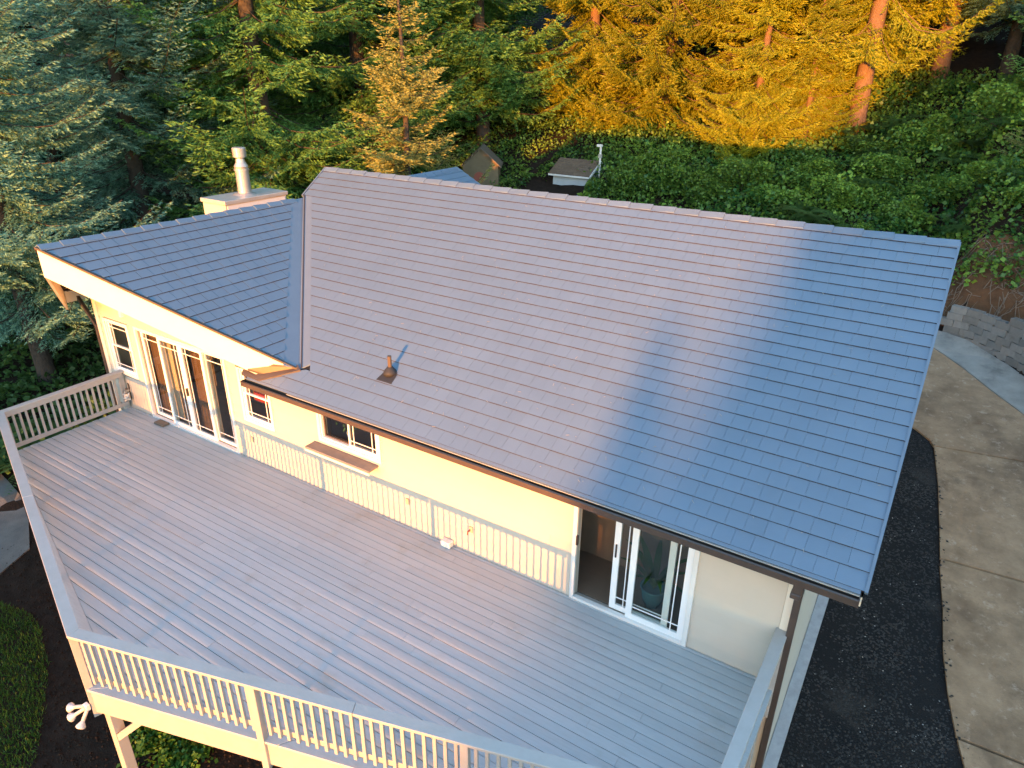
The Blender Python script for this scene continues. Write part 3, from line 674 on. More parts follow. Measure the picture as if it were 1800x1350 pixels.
# ------------------------------------------------------------------ deck
deck = empty('deck', (1, -2.4, 0), 'grey painted plank deck with a pointed front and baluster railings along the house', 'deck')
PA, PB, PC, PD, PE = (-6.20,-.02), (-6.20,-2.58), (1.0,-4.93), (8.37,-2.77), (8.37,-.02)
BW = .1429
bc_in = side(-5.641,-2.658,-5.641+4.84,-2.658-1.429, .003)
cd_in = side(PC[0],PC[1],PD[0],PD[1], .15)
deck_bounds = [bc_in, cd_in, (1,0,6.14), (-1,0,8.24)]
stains = [(2.3,-2.2),(5.2,-1.2),(6.3,-1.9)]
yl = -.0858
edges = [-.022] + [yl-j*BW for j in range(40)]
def deck_board(poly):
    """board along X from a clipped polygon; slightly cupped or crowned, eased edges"""
    y0 = min(p[1] for p in poly); y1 = max(p[1] for p in poly); n = 5; cup = random.choice((-1,1,1))*random.uniform(.0006,.0026); dz = random.uniform(-.0018,.0018); tl = random.uniform(-.009,.009)
    def xr(y):
        lo, hi = 1e9, -1e9
        for i in range(len(poly)):
            (xa, ya), (xb, yb) = poly[i], poly[(i+1) % len(poly)]
            if (ya-y)*(yb-y) <= 1e-12:
                for t in ([0,1] if abs(yb-ya) < 1e-9 else [(y-ya)/(yb-ya)]):
                    x = xa+(xb-xa)*t; lo = min(lo, x); hi = max(hi, x)
        return lo, hi
    V = []; F = []
    for j in range(n):
        t = j/(n-1); y = y0+(y1-y0)*t; lo, hi = xr(min(max(y, y0+1e-5), y1-1e-5)); u = 2*t-1
        z = cup*(1-u*u) + dz + tl*(y-(y0+y1)/2) - (.0022 if j in (0, n-1) else 0)
        V += [(lo,y,z),(hi,y,z)]
    for j in range(n-1): F.append((2*j,2*j+1,2*j+3,2*j+2))
    m_ = len(V)
    for j in (0, n-1): V += [(V[2*j][0],V[2*j][1],-.036),(V[2*j+1][0],V[2*j+1][1],-.036)]
    F += [(0,m_,m_+1,1),(2*n-2,2*n-1,m_+3,m_+2),(m_,m_+2,m_+3,m_+1)]
    F += [tuple([2*j for j in range(n)]+[m_+2,m_]), tuple([2*j+1 for j in range(n)][::-1]+[m_+1,m_+3])]
    me = MB().add(V, F).mesh('board'); return me
for ya, yb in zip(edges, edges[1:]):
    y1, y0 = ya-.0044, yb+.0044
    full = [(-7,y0),(9,y0),(9,y1),(-7,y1)]
    for h in deck_bounds: full = clip(full, *h) if len(full) > 2 else full
    if len(full) < 3 or max(p[0] for p in full)-min(p[0] for p in full) < .05: continue
    xa, xb = min(p[0] for p in full), max(p[0] for p in full)
    cuts = [xa-.01]; q = xa+random.uniform(1.2, 4.8)
    while q < xb-.9: cuts.append(q); q += random.choice((2.44,3.05,3.66,4.27,4.88))
    cuts.append(xb+.01)
    for c0, c1 in zip(cuts, cuts[1:]):
        pl_ = clip(clip(full, 1,0,-(c0+.0015)), -1,0,c1-.0015)
        if len(pl_) < 3 or max(p[0] for p in pl_)-min(p[0] for p in pl_) < .04: continue
        link('board', deck_board(pl_), M['deck'], deck)
def outset(a, b, off):  # line shifted inwards (left of a->b) by off
    d = Vector((b[0]-a[0], b[1]-a[1])).normalized(); n = Vector((-d.y, d.x))*off; return (a[0]+n.x, a[1]+n.y), (b[0]+n.x, b[1]+n.y)
def quadboard(pts, z0, z1, name, m, par, bevel=.003): return MB().prism([(x,y,z1) for x,y in pts], [(x,y,z0) for x,y in pts]).build(name, m, par, bevel=bevel)
# border boards outside the field boards
def isect(p, q, r_, s):
    d1 = Vector((q[0]-p[0], q[1]-p[1])); d2 = Vector((s[0]-r_[0], s[1]-r_[1])); t = ((r_[0]-p[0])*d2.y-(r_[1]-p[1])*d2.x)/(d1.x*d2.y-d1.y*d2.x)
    return (p[0]+d1.x*t, p[1]+d1.y*t)
bcI = ((-5.641-4.84*.12,-2.658+1.429*.12), (-5.641+4.84*1.5,-2.658-1.429*1.5)); bcO = (PB, PC); cdO = (PC, PD); cdI = outset(PC, PD, .146)
cI = isect(*bcI, *cdI); bI = isect(*bcI, (-6.2,0), (-6.2,-9))
L1 = isect(*bcI, (PA[0],0), (PA[0],-9))
half = ((L1[0]+cI[0])/2, (L1[1]+cI[1])/2); halfO = ((PB[0]+PC[0])/2, (PB[1]+PC[1])/2)
quadboard([PB, halfO, half, L1], -.036, .001, 'border_board', M['deck'], deck); quadboard([(halfO[0]+.003,halfO[1]), PC, cI, (half[0]+.003,half[1])], -.036, .001, 'border_board', M['deck'], deck)
dI = isect(*cdI, (8.24,0), (8.24,-9)); 
def lerp2(a, b, t): return (a[0]+(b[0]-a[0])*t, a[1]+(b[1]-a[1])*t)
for t0, t1 in ((.0,.36),(.362,.70),(.702,.992)):
    quadboard([lerp2(PC,PD,t0), lerp2(PC,PD,t1), lerp2(cI,dI,t1), lerp2(cI,dI,t0)], -.038, -.001, 'border_board', M['deck'], deck)
quadboard([PD, (8.37,-.03), (8.245,-.03), dI], -.038, -.001, 'border_board', M['deck'], deck)
# rim beams, joists and supports
def rim(a, b, off, z0, z1, th=.04):
    p, q = outset(a, b, off); p2, q2 = outset(a, b, off+th); quadboard([p, q, q2, p2], z0, z1, 'rim_board', M['rail'], deck)
rim(PB, PC, .03, -.43, -.045); rim(PC, PD, .03, -.43, -.045); rim(PD, PE, .03, -.43, -.045); rim(PA, PB, .03, -.43, -.045)
jo = MB(); x = -5.9
while x < 8.2:
    ylow = -2.6-(x+6.2)*.326+.12 if x < 1 else -4.93+(x-1)*.293+.12
    jo.box((x,max(ylow,-4.75),-.23),(x+.04,-.05,-.05)); x += .41
jo.build('joists', M['wood'], deck)
for px, py in ((1.02,-4.74),(-5.1,-2.78),(-2.1,-3.72),(4.6,-3.72),(8.25,-2.6),(8.25,-.3)):
    MB().box((px-.07,py-.07,gz(px,py)-.1),(px+.07,py+.07,-.10)).build('support_post', M['rail'], deck, bevel=.006)
    MB().box((px-.16,py-.16,gz(px,py)-.1),(px+.16,py+.16,gz(px,py)+.12)).build('footing_block', M['foot'], deck)
MB().bar((1.05,-4.78,-1.0),(1.62,-4.62,-.42), .05, .09).build('brace', M['rail'], deck)
# railings
H_CAP = .92
BAL = {}
def railing(a, b, name_label, nb, posts=True, end_posts=(True, True)):
    """railing along the outer edge a->b (deck on the left)"""
    rl = empty('railing', (0,0,0)); rl.parent = deck; rl.location = -deck.location
    A, B = Vector((a[0],a[1],0)), Vector((b[0],b[1],0)); d = (B-A); L = d.length; d.normalize(); n = Vector((-d.y,d.x,0))
    def pt(t, off, z): q = A+d*t+n*off; return Vector((q.x,q.y,z))
    nseg = max(1, round(L/2.49)); seg = L/nseg
    for i in range(nseg+1):
        if (i == 0 and not end_posts[0]) or (i == nseg and not end_posts[1]): continue
        t = min(max(i*seg, .05), L-.05)
        P = [pt(t-.045,-.012,0), pt(t+.045,-.012,0), pt(t+.045,.078,0), pt(t-.045,.078,0)]
        quadboard([(q.x,q.y) for q in P], -.50, H_CAP-.041, 'post', M['rail'], rl, .004)
    bal = None
    for i in range(nseg):
        t0, t1 = i*seg+.05, (i+1)*seg-.05
        cnt = max(2, round((t1-t0)/.1235)-0)
        MB().bar(pt(t0,.105,.135), pt(t1,.105,.135), .038, .085).build('bottom_rail', M['rail'], rl, bevel=.003)
        MB().bar(pt(t0,.105,H_CAP-.086), pt(t1,.105,H_CAP-.086), .038, .085).build('top_rail', M['rail'], rl, bevel=.003)
        for k in range(cnt):
            t = t0+(t1-t0)*(k+.5)/cnt
            key = round(math.atan2(d.y, d.x), 4)
            if key not in BAL:
                bb = MB(); c = [d*(sx*.019)+n*(sy*.019) for sx, sy in ((-1,-1),(1,-1),(1,1),(-1,1))]
                bb.prism([(q.x,q.y,.80) for q in c], [(q.x,q.y,0) for q in c]); me = bb.mesh('baluster'); me.materials.append(M['rail']); BAL[key] = me
            o = bpy.data.objects.new('baluster', BAL[key]); COL.objects.link(o); o.parent = rl; o.location = pt(t, .064, .078)
            o.rotation_euler = (random.uniform(-.004,.004), random.uniform(-.004,.004), 0)
    c0, c1 = pt(-.02, .065, H_CAP-.02), pt(L+.02, .065, H_CAP-.02)
    return rl, A, B, d, n, L
RL = {}
RL['ab'] = railing(PB, PB and (PA[0],PA[1]), '', 20) if False else railing((PA[0],PA[1]-.02), PB, '', 20, end_posts=(True, False))
RL['bc'] = railing(PB, PC, '', 60, end_posts=(True, True))
RL['cd'] = railing(PC, PD, '', 60, end_posts=(False, True))
RL['de'] = railing(PD, (PE[0],PE[1]-.02), '', 20, end_posts=(False, True))
def capline(a, b, off0, off1):
    return outset(a, b, off0), outset(a, b, off1)
lines = [((PA[0],PA[1]), PB), (PB, PC), (PC, PD), (PD, PE)]; keys = ['ab','bc','cd','de']
O = [outset(a, b, -.02) for a, b in lines]; I = [outset(a, b, .13) for a, b in lines]
for i in range(4):
    o0 = O[i][0] if i == 0 else isect(*O[i-1], *O[i]); i0 = I[i][0] if i == 0 else isect(*I[i-1], *I[i])
    o1 = O[i][1] if i == 3 else isect(*O[i], *O[i+1]); i1 = I[i][1] if i == 3 else isect(*I[i], *I[i+1])
    L_ = math.hypot(o1[0]-o0[0], o1[1]-o0[1]); ns = max(1, round(L_/3.4))
    for k in range(ns):
        a0, a1 = lerp2(o0,o1,k/ns+(.0006 if k else 0)), lerp2(o0,o1,(k+1)/ns); b0, b1 = lerp2(i0,i1,k/ns+(.0006 if k else 0)), lerp2(i0,i1,(k+1)/ns)
        quadboard([a0,a1,b1,b0], H_CAP-.040, H_CAP-random.uniform(0,.0015), 'cap_board', M['rail'], RL[keys[i]][0], .005)
# ------------------------------------------------------------------ small things on and around the deck
fl = empty('floodlight', (.96,-4.98,-.28), 'white floodlight with three bulbs on the corner post of the deck', 'floodlight')
MB().box((.915,-5.00,-.34),(1.0,-4.945,-.24)).build('mount', M['trim'], fl, bevel=.01)
for a0, a1 in (((.94,-4.99,-.27),(.79,-5.045,-.33)),((.95,-4.99,-.30),(.86,-5.08,-.38)),((.98,-4.99,-.32),(.99,-5.07,-.42))):
    a0, a1 = Vector(a0), Vector(a1); dr_ = (a1-a0).normalized()
    MB().tube([a0, a1], .024, 12).build('holder', M['galv'], fl)
    MB().lathe(a1-dr_*.01, [(.022,0),(.026,.025),(.058,.075),(.062,.090),(.055,.100),(.040,.092),(.0,.088)], 18, axis=dr_).build('bulb', M['bulb'], fl, smooth=True)
tag(MB().box((-4.92,-.24,.004),(-4.60,-.075,.05)).build('wood_block', M['wood'], bevel=.006), 'flat brown wood block lying on the deck before the four panel door', 'block')
eb = empty('outlet_box', (3.07,-.08,0), 'small white outlet box on the deck at the foot of the wall', 'box')
MB().box((2.97,-.15,.003),(3.16,-.03,.115)).build('body', M['trim'], eb, bevel=.008); MB().box((3.06,-.155,.01),(3.068,-.029,.118)).build('seam', M['fascia'], eb)
hz_ = empty('hose_faucet', (-6.02,-.06,.4), 'garden faucet with tangled white hose at the left end of the railing', 'faucet')
MB().tube([(-6.04,-.03,.62),(-6.04,-.03,.2)], .014, 8).build('riser', M['iron'], hz_)
MB().tube([(-6.04,-.03,.45),(-6.05,-.13,.45),(-6.05,-.15,.39)], .016, 8).build('spout', M['galv'], hz_)
MB().lathe((-6.02,-.10,.50), [(.0,0),(.035,.0),(.035,.012),(.0,.012)], 10).build('handle', M['wood'], hz_)
hp_ = [(-6.0+.07*math.cos(t*.9), -.14+.05*math.sin(t*1.3), .40-.006*t+.03*math.sin(t*2.1)) for t in range(26)]
MB().tube(hp_, .014, 6).build('hose', M['trim'], hz_, smooth=True)
# interior things seen through the glass
cu = empty('red_curtain', (-1.5,.2,1.5), 'dark red curtain hanging behind the window beside the four panel door', 'curtain')
cm = MB(); N = 40
cv = [(-1.80+.62*i/N, .17+.02*math.sin(i*1.25), zz) for zz in (1.98, 1.28) for i in range(N+1)]
cm.add(cv, [(i,i+1,N+2+i,N+1+i) for i in range(N)]); cm.build('cloth', M['curtain'], cu)
MB().tube([(-1.85,.17,1.99),(-1.1,.17,1.99)], .012, 6).build('rod', M['iron'], cu)
pl = empty('potted_plant', (6.45,.50,0), 'leafy houseplant in a teal pot behind the right sliding door', 'plant')
MB().lathe((6.45,.50,.005), [(.12,0),(.17,.16),(.19,.30),(.20,.33),(.17,.33),(.16,.28),(.0,.28)], 24).build('pot', M['pot'], pl, smooth=True)
lv = MB(); 
for i in range(11):
    az = i*2.4; tilt_ = .25+.5*random.random(); ln = random.uniform(.5,.95); c0 = Vector((6.45,.50,.3)); pr_ = None
    for k in range(7):
        t = k/6; r_ = ln*t*math.sin(tilt_+.6*t*t); zc = ln*t*math.cos(tilt_*.6+.9*t*t*.6)
        c = c0+Vector((math.cos(az)*r_, math.sin(az)*r_, zc)); wv = .055*math.sin(math.pi*min(1,t*.9+.1))
        s_ = Vector((-math.sin(az), math.cos(az), 0))*wv
        if pr_: lv.add([pr_[0], pr_[1], c+s_, c-s_], [(0,1,2,3)])
        pr_ = (c-s_, c+s_)
lv.build('leaves', M['weed'], pl)
la = empty('hanging_lamp', (5.72,.80,2.3), 'dark hanging lamp shade inside the right sliding door', 'lamp')
MB().tube([(5.72,.80,2.31),(5.72,.80,1.9)], .008, 6).build('cord', M['iron'], la); MB().lathe((5.72,.80,1.62), [(.17,0),(.16,.04),(.10,.22),(.03,.29),(.0,.30)], 22).build('lamp_shade', M['gutter'], la, smooth=True)
bo = empty('kitchen_plant', (.6,.35,1.1), 'small plant on the sill inside the sliding window over the shelf', 'plant')
MB().lathe((.6,.32,1.12), [(.05,0),(.07,.10),(.06,.10),(.0,.09)], 14).build('pot', M['trim'], bo)
kb = MB()
for i in range(50):
    c = Vector((.6+random.gauss(0,.07), .32+random.gauss(0,.06), 1.33+random.gauss(0,.06))); u_ = Vector((random.gauss(0,1),random.gauss(0,1),random.gauss(0,1))).normalized()*.035; v_ = u_.orthogonal().normalized()*.018
    kb.add([c-u_, c+v_, c+u_, c-v_], [(0,1,2,3)])
kb.build('leaves', M['weed'], bo)

# ------------------------------------------------------------------ block retaining wall
bw = empty('block_wall', (10.6,14.2,gz(10.6,14.0)), 'curved grey concrete block retaining wall beside the driveway', 'wall')
def block_mesh():
    b = MB(); L, Hh, D_ = .392, .192, .19; t = .03
    b.box((0,0,0),(L,t,Hh)); b.box((0,D_-t,0),(L,D_,Hh))
    for x0_ in (0, L/2-t/2, L-t): b.box((x0_,t,0),(x0_+t,D_-t,Hh-.004))
    me = b.mesh('block'); me.materials.append(M['block']); return me
BM_ = block_mesh()
WL = [(9.15,14.86)] + WALL[1:8] + [(12.55,11.0)]
seglen = [0]
for p, q in zip(WL, WL[1:]): seglen.append(seglen[-1]+math.hypot(q[0]-p[0], q[1]-p[1]))
def along(t):
    for i in range(len(WL)-1):
        if t <= seglen[i+1] or i == len(WL)-2:
            f = (t-seglen[i])/(seglen[i+1]-seglen[i]); a, b_ = WL[i], WL[i+1]
            return a[0]+(b_[0]-a[0])*f, a[1]+(b_[1]-a[1])*f
for r_ in range(6):
    t = (r_ % 2)*.2 + (.25 if r_ == 4 else 0) + (1.6 if r_ == 5 else 0)
    while t < seglen[-1]-.4:
        (xa, ya), (xb, yb) = along(t), along(t+.40)
        gap = random.random() < .06 and r_ in (2, 3)
        if not gap:
            o = bpy.data.objects.new('block', BM_); COL.objects.link(o); o.parent = bw
            base = .45-.19*max(0, min(1, (t-.6)/2.6))-.12*max(0, (t-3.2))
            o.location = Vector((xa, ya, base-.12+r_*.198+random.uniform(-.004,.004))) - bw.location
            o.rotation_euler = (random.uniform(-.01,.01), 0, math.atan2(yb-ya, xb-xa)+random.uniform(-.03,.03))
        t += .402

# ------------------------------------------------------------------ sheds behind the house
sd = empty('garden_shed', (-5.75,21.3,2.5), 'small pale blue shed with brown shingle roof among the bushes', 'shed')
MB().box((-6.62,20.45,1.6),(-4.90,22.2,2.86)).build('wall', M['shedwall'], sd)
MB().prism([(-4.90,20.45,2.861),(-4.90,21.3,3.36),(-4.90,22.2,2.861)], [(-4.86,20.45,2.861),(-4.86,21.3,3.36),(-4.86,22.2,2.861)]).build('gable', M['shedwall'], sd)
rf = MB().prism([(-6.76,20.28,2.90),(-4.76,20.28,2.90),(-4.76,21.3,3.47),(-6.76,21.3,3.47)], [(-6.76,20.28,2.85),(-4.76,20.28,2.85),(-4.76,21.3,3.42),(-6.76,21.3,3.42)]).prism([(-6.76,22.35,2.88),(-6.76,21.302,3.47),(-4.76,21.302,3.47),(-4.76,22.35,2.88)], [(-6.76,22.35,2.83),(-6.76,21.302,3.42),(-4.76,21.302,3.42),(-4.76,22.35,2.83)]).build('roof', M['brownroof'], sd)
for k in range(6):
    f0, f1 = k/6, (k+1)/6+.01; x = -6.77
    while x < -4.76:
        x1 = min(x+random.uniform(.22,.34), -4.75)
        def rp(xx, f, up_): return (xx, 20.27+(21.3-20.27)*f, 2.905+.57*f+up_)
        MB().prism([rp(x,f0,.02),rp(x1-.006,f0,.02),rp(x1-.006,min(f1,1),.006),rp(x,min(f1,1),.006)], [rp(x,f0,.0),rp(x1-.006,f0,.0),rp(x1-.006,min(f1,1),.0),rp(x,min(f1,1),.0)]).build('shingle', M['brownroof'], rf); x = x1
MB().box((-6.77,20.255,2.83),(-4.75,20.278,2.90)).build('eave_trim', M['trim'], sd)
MB().bar((-4.74,20.26,2.86),(-4.74,21.3,3.43), .03, .09).build('rake_trim', M['trim'], sd); MB().bar((-4.74,21.3,3.43),(-4.74,22.36,2.84), .03, .09).build('rake_trim', M['trim'], sd)
ma = empty('vent_mast', (-4.62,21.0,3.0), 'thin white pole with a capped top beside the pale shed', 'pole')
MB().tube([(-4.62,20.95,2.3),(-4.62,20.95,4.16)], .045, 10).build('pole', M['trim'], ma); MB().box((-4.78,20.88,4.10),(-4.56,21.02,4.20)).build('cap', M['trim'], ma); MB().box((-4.69,20.89,3.65),(-4.55,21.01,3.80)).build('bracket', M['galv'], ma)
ph = empty('playhouse', (-9.2,18.9,1.9), 'weathered plywood playhouse with a faded red round mark on its door', 'playhouse')
def PH(u, v, z): # gable faces the camera: u to the right, v backwards
    c, s_ = math.cos(R(30)), math.sin(R(30)); return (-9.15+u*c-v*s_*-1*-1, 18.45+u*s_+v*c, z)
def phb(u0,u1,v0,v1,z0,z1,name,m,par=ph):
    P = [(u0,v0),(u1,v0),(u1,v1),(u0,v1)]; return MB().prism([PH(u,v,z1) for u,v in P], [PH(u,v,z0) for u,v in P]).build(name, m, par)
phb(-.78,.78,0,1.5,1.3,3.22,'wall',M['ply'])
MB().prism([PH(-.78,0,3.221),PH(.78,0,3.221),PH(0,0,3.92)], [PH(-.78,1.5,3.221),PH(.78,1.5,3.221),PH(0,1.5,3.92)]).build('gable', M['ply'], ph)
MB().prism([PH(.0,-.12,4.0),PH(.9,-.12,3.19),PH(.9,1.62,3.19),PH(.0,1.62,4.0)], [PH(.0,-.12,3.94),PH(.9,-.12,3.13),PH(.9,1.62,3.13),PH(.0,1.62,3.94)]).build('roof', M['soffit'], ph)
for k in range(6):
    f0, f1 = k/6+.01, (k+1)/6-.05
    MB().prism([PH(-.9*f0,-.12,4.0-.81*f0),PH(-.9*f0,1.62,4.0-.81*f0),PH(-.9*f1,1.62,4.0-.81*f1),PH(-.9*f1,-.12,4.0-.81*f1)], [PH(-.9*f0,-.12,3.94-.81*f0),PH(-.9*f0,1.62,3.94-.81*f0),PH(-.9*f1,1.62,3.94-.81*f1),PH(-.9*f1,-.12,3.94-.81*f1)]).build('roof_slat', M['ply'], ph)
pd_ = phb(-.42,.30,-.03,-.002,1.6,3.2,'door',M['ply'])
MB().lathe(PH(-.06,-.034,2.72), [(0,0),(.24,0),(.24,.012),(0,.012)], 24, axis=(math.sin(R(30)),-math.cos(R(30)),0)).build('round_mark', M['redpaint'], pd_)

# ------------------------------------------------------------------ trees
def quads_from(p, d, l, wv):
    """p base, d unit dir, l length, wv half-width vectors -> rhombi"""
    n = len(p); e = p+d*l[:,None]; m_ = p+d*(l*.45)[:,None]
    v = np.empty((n,4,3)); v[:,0] = p; v[:,1] = m_+wv; v[:,2] = e; v[:,3] = m_-wv
    return v.reshape(-1,3), np.arange(n*4).reshape(n,4)
def unit(a): return a/np.maximum(np.linalg.norm(a, axis=1, keepdims=True), 1e-9)
def conifer(name, H, z0, Rm, nb, seed, wood, leaf, droop=.18, upturn=.35, hang=.5, flen=(.10,.20), fw=.022, twig_sp=.13, fing_sp=.075, shape=.75, trunk_r=.28, dens=1., zb=1.):
    r_ = np.random.default_rng(seed); tb = MB()
    lean = r_.normal(0,.01,2)
    def axis(z): return np.array([lean[0]*z+.08*math.sin(z*.4+seed), lean[1]*z+.08*math.cos(z*.33+seed), z])
    tb.tube([tuple(axis(z_)) for z_ in np.linspace(-.6,H,16)], [trunk_r*(1.35 if i == 0 else 1)*(1-i/16)**.8+.015 for i in range(16)], 10)
    P=[];D=[];L=[];Wd=[];var=[]
    zs = z0+(H-z0)*np.sort(r_.random(nb))**1.05
    for z_ in zs:
        f = (z_-z0)/(H-z0); bl = Rm*(max(.03,1-f))**shape*r_.uniform(.62,1.12)*(.75+.25*min(1,f*6))
        az = r_.uniform(0, 2*np.pi); o = axis(z_); out = np.array([np.cos(az), np.sin(az), 0.]); sd_ = np.array([-out[1], out[0], 0.])
        dr_ = droop*(1-f*.9)*r_.uniform(.6,1.5); ut = upturn*r_.uniform(.5,1.4); bend = r_.normal(0,.12)
        def cur(t):
            t = np.asarray(t)[...,None]; return o+out*(bl*t)+sd_*(bl*bend*t*t)+np.array([0,0,1.])*bl*(-dr_*np.sin(np.pi*np.minimum(1,t*.95))*1.0 + (ut-.12)*t**2.2*.45 - dr_*.25*t)
        pts = cur(np.linspace(0,1,6)); tb.tube([tuple(q) for q in pts], [.006+.020*bl/Rm*(1-i/5.2) for i in range(6)], 5, cap=False)
        n = max(3, int(bl/twig_sp)); tt = np.linspace(.10,.985,n)+r_.normal(0,.006,n)
        tt = np.repeat(np.clip(tt,.05,1),2); sg = np.tile([1,-1],n)
        base = cur(tt); fwd = unit(cur(tt+.02)-base)
        tl = (.26*bl*(1-tt)**.8*np.minimum(1,.55+tt*1.6)+.16)*r_.uniform(.65,1.2,len(tt)); tl = np.minimum(tl, 1.25)
        ang = np.radians(r_.uniform(48,68,len(tt)))[:,None]
        lat = sd_*sg[:,None]
        td = unit(fwd*np.cos(ang)+lat*np.sin(ang)+np.array([0,0,1.])*r_.normal(-.10,.14,len(tt))[:,None])
        # fingers on every twig and on the tip
        for i in range(len(tt)):
            k = max(2, int(tl[i]/fing_sp*dens)); u = np.linspace(.06,1,k); sag = -hang*.35*tl[i]*u**2
            q = base[i]+td[i]*(tl[i]*u)[:,None]; q[:,2] += sag
            tdi = td[i]; s2 = np.cross(tdi,[0,0,1.]); s2 /= np.linalg.norm(s2)+1e-9
            for s_ in (1,-1):
                a = r_.uniform(.55,1.05,k); dd = unit(tdi*np.cos(a)[:,None]+s2*s_*np.sin(a)[:,None]+np.array([0,0,1.])*r_.normal(-hang,.28,k)[:,None])
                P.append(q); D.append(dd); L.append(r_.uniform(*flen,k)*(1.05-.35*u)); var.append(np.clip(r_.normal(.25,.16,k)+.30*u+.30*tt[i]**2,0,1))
            P.append(q[-1:]); D.append(tdi[None]); L.append(np.array([flen[1]])); var.append(np.array([.75]))
    P = np.concatenate(P); D = unit(np.concatenate(D)); L = np.concatenate(L); var = np.concatenate(var)
    rv = unit(r_.normal(0,1,P.shape)*np.array([1,1,zb])+np.array([0,0,.6*zb])); wv = unit(np.cross(D, rv))*(fw*r_.uniform(.7,1.3,len(P)))[:,None]
    v, q = quads_from(P, D, L, wv)
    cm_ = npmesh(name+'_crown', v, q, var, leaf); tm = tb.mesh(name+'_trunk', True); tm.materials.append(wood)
    return tm, cm_
TREES = {
 'spruce': conifer('spruce', 19, 2.4, 5.2, 225, 3, M['bark'], M['spruce'], droop=.16, upturn=.6, hang=.34, flen=(.10,.18), fw=.017, fing_sp=.066, twig_sp=.115),
 'fir': conifer('fir', 21, 1.8, 4.8, 240, 11, M['bark'], M['fir'], droop=.20, upturn=.35, hang=.42, flen=(.10,.19), fw=.018, fing_sp=.070, twig_sp=.115),
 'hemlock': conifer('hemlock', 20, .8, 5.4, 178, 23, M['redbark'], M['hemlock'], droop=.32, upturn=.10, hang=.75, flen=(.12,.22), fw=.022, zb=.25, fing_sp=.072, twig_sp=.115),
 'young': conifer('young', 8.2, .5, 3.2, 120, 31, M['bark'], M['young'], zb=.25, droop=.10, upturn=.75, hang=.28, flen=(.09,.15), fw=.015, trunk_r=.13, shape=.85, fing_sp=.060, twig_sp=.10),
}
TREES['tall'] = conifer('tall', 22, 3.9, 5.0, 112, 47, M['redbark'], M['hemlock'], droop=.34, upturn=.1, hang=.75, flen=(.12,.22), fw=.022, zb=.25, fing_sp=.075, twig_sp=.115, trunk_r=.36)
print('tree quads', {k: len(c.polygons) for k, (t_, c) in TREES.items()})
def tree(kind, x, y, sc, rot, label, group, zs=1., mats=None, name=None):
    tm, cm_ = TREES[kind]; e = empty(name or kind+'_tree', (x, y, gzn(x, y)-.1), label, 'tree', group)
    for nm, me in (('trunk', tm), ('crown', cm_)):
        o = bpy.data.objects.new(nm, me); COL.objects.link(o); o.parent = e; o.scale = (sc, sc, sc*zs); o.rotation_euler = (0,0,rot)
    return e
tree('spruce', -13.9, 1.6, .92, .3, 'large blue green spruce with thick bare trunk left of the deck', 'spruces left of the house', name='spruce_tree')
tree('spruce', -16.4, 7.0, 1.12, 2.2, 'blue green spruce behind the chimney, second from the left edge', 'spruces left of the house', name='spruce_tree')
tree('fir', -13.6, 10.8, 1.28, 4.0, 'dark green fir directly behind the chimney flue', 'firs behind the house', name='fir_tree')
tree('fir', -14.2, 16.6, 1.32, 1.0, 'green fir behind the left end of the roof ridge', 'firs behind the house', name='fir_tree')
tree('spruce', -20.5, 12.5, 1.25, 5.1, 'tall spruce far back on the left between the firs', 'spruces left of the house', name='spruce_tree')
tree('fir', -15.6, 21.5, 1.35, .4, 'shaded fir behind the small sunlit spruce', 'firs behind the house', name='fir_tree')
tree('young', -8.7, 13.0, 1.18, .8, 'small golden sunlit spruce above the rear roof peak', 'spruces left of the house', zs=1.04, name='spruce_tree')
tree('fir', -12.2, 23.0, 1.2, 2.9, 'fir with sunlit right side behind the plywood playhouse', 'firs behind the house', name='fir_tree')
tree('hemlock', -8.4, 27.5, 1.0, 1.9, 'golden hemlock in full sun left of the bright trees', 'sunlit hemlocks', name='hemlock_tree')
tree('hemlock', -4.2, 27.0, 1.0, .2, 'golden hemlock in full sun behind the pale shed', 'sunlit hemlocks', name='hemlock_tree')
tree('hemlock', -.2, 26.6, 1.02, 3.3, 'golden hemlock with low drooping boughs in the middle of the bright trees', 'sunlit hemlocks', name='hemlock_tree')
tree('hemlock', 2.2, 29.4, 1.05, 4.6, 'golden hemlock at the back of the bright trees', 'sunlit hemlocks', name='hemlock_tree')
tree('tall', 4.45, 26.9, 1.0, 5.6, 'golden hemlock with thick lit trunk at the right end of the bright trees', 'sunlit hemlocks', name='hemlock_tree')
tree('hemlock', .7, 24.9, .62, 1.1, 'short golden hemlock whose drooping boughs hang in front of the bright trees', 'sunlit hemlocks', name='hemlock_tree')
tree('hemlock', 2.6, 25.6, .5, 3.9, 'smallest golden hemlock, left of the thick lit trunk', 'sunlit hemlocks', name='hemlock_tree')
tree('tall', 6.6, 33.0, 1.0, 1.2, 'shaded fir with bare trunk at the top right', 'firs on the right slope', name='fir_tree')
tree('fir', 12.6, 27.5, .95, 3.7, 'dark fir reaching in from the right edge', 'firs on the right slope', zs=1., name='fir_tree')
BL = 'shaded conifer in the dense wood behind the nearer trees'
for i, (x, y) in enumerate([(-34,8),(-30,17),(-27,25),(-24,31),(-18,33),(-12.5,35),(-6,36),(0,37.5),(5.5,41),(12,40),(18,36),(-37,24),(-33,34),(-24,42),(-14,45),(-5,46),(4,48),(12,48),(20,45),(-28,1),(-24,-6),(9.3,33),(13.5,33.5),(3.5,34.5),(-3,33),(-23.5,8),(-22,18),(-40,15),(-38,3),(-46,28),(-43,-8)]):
    tree(('fir','spruce','fir','hemlock')[i % 4] if i != 3 else 'fir', x, y, random.uniform(.95,1.2), random.uniform(0,6.2), BL, 'dense wood behind', name='conifer_tree')
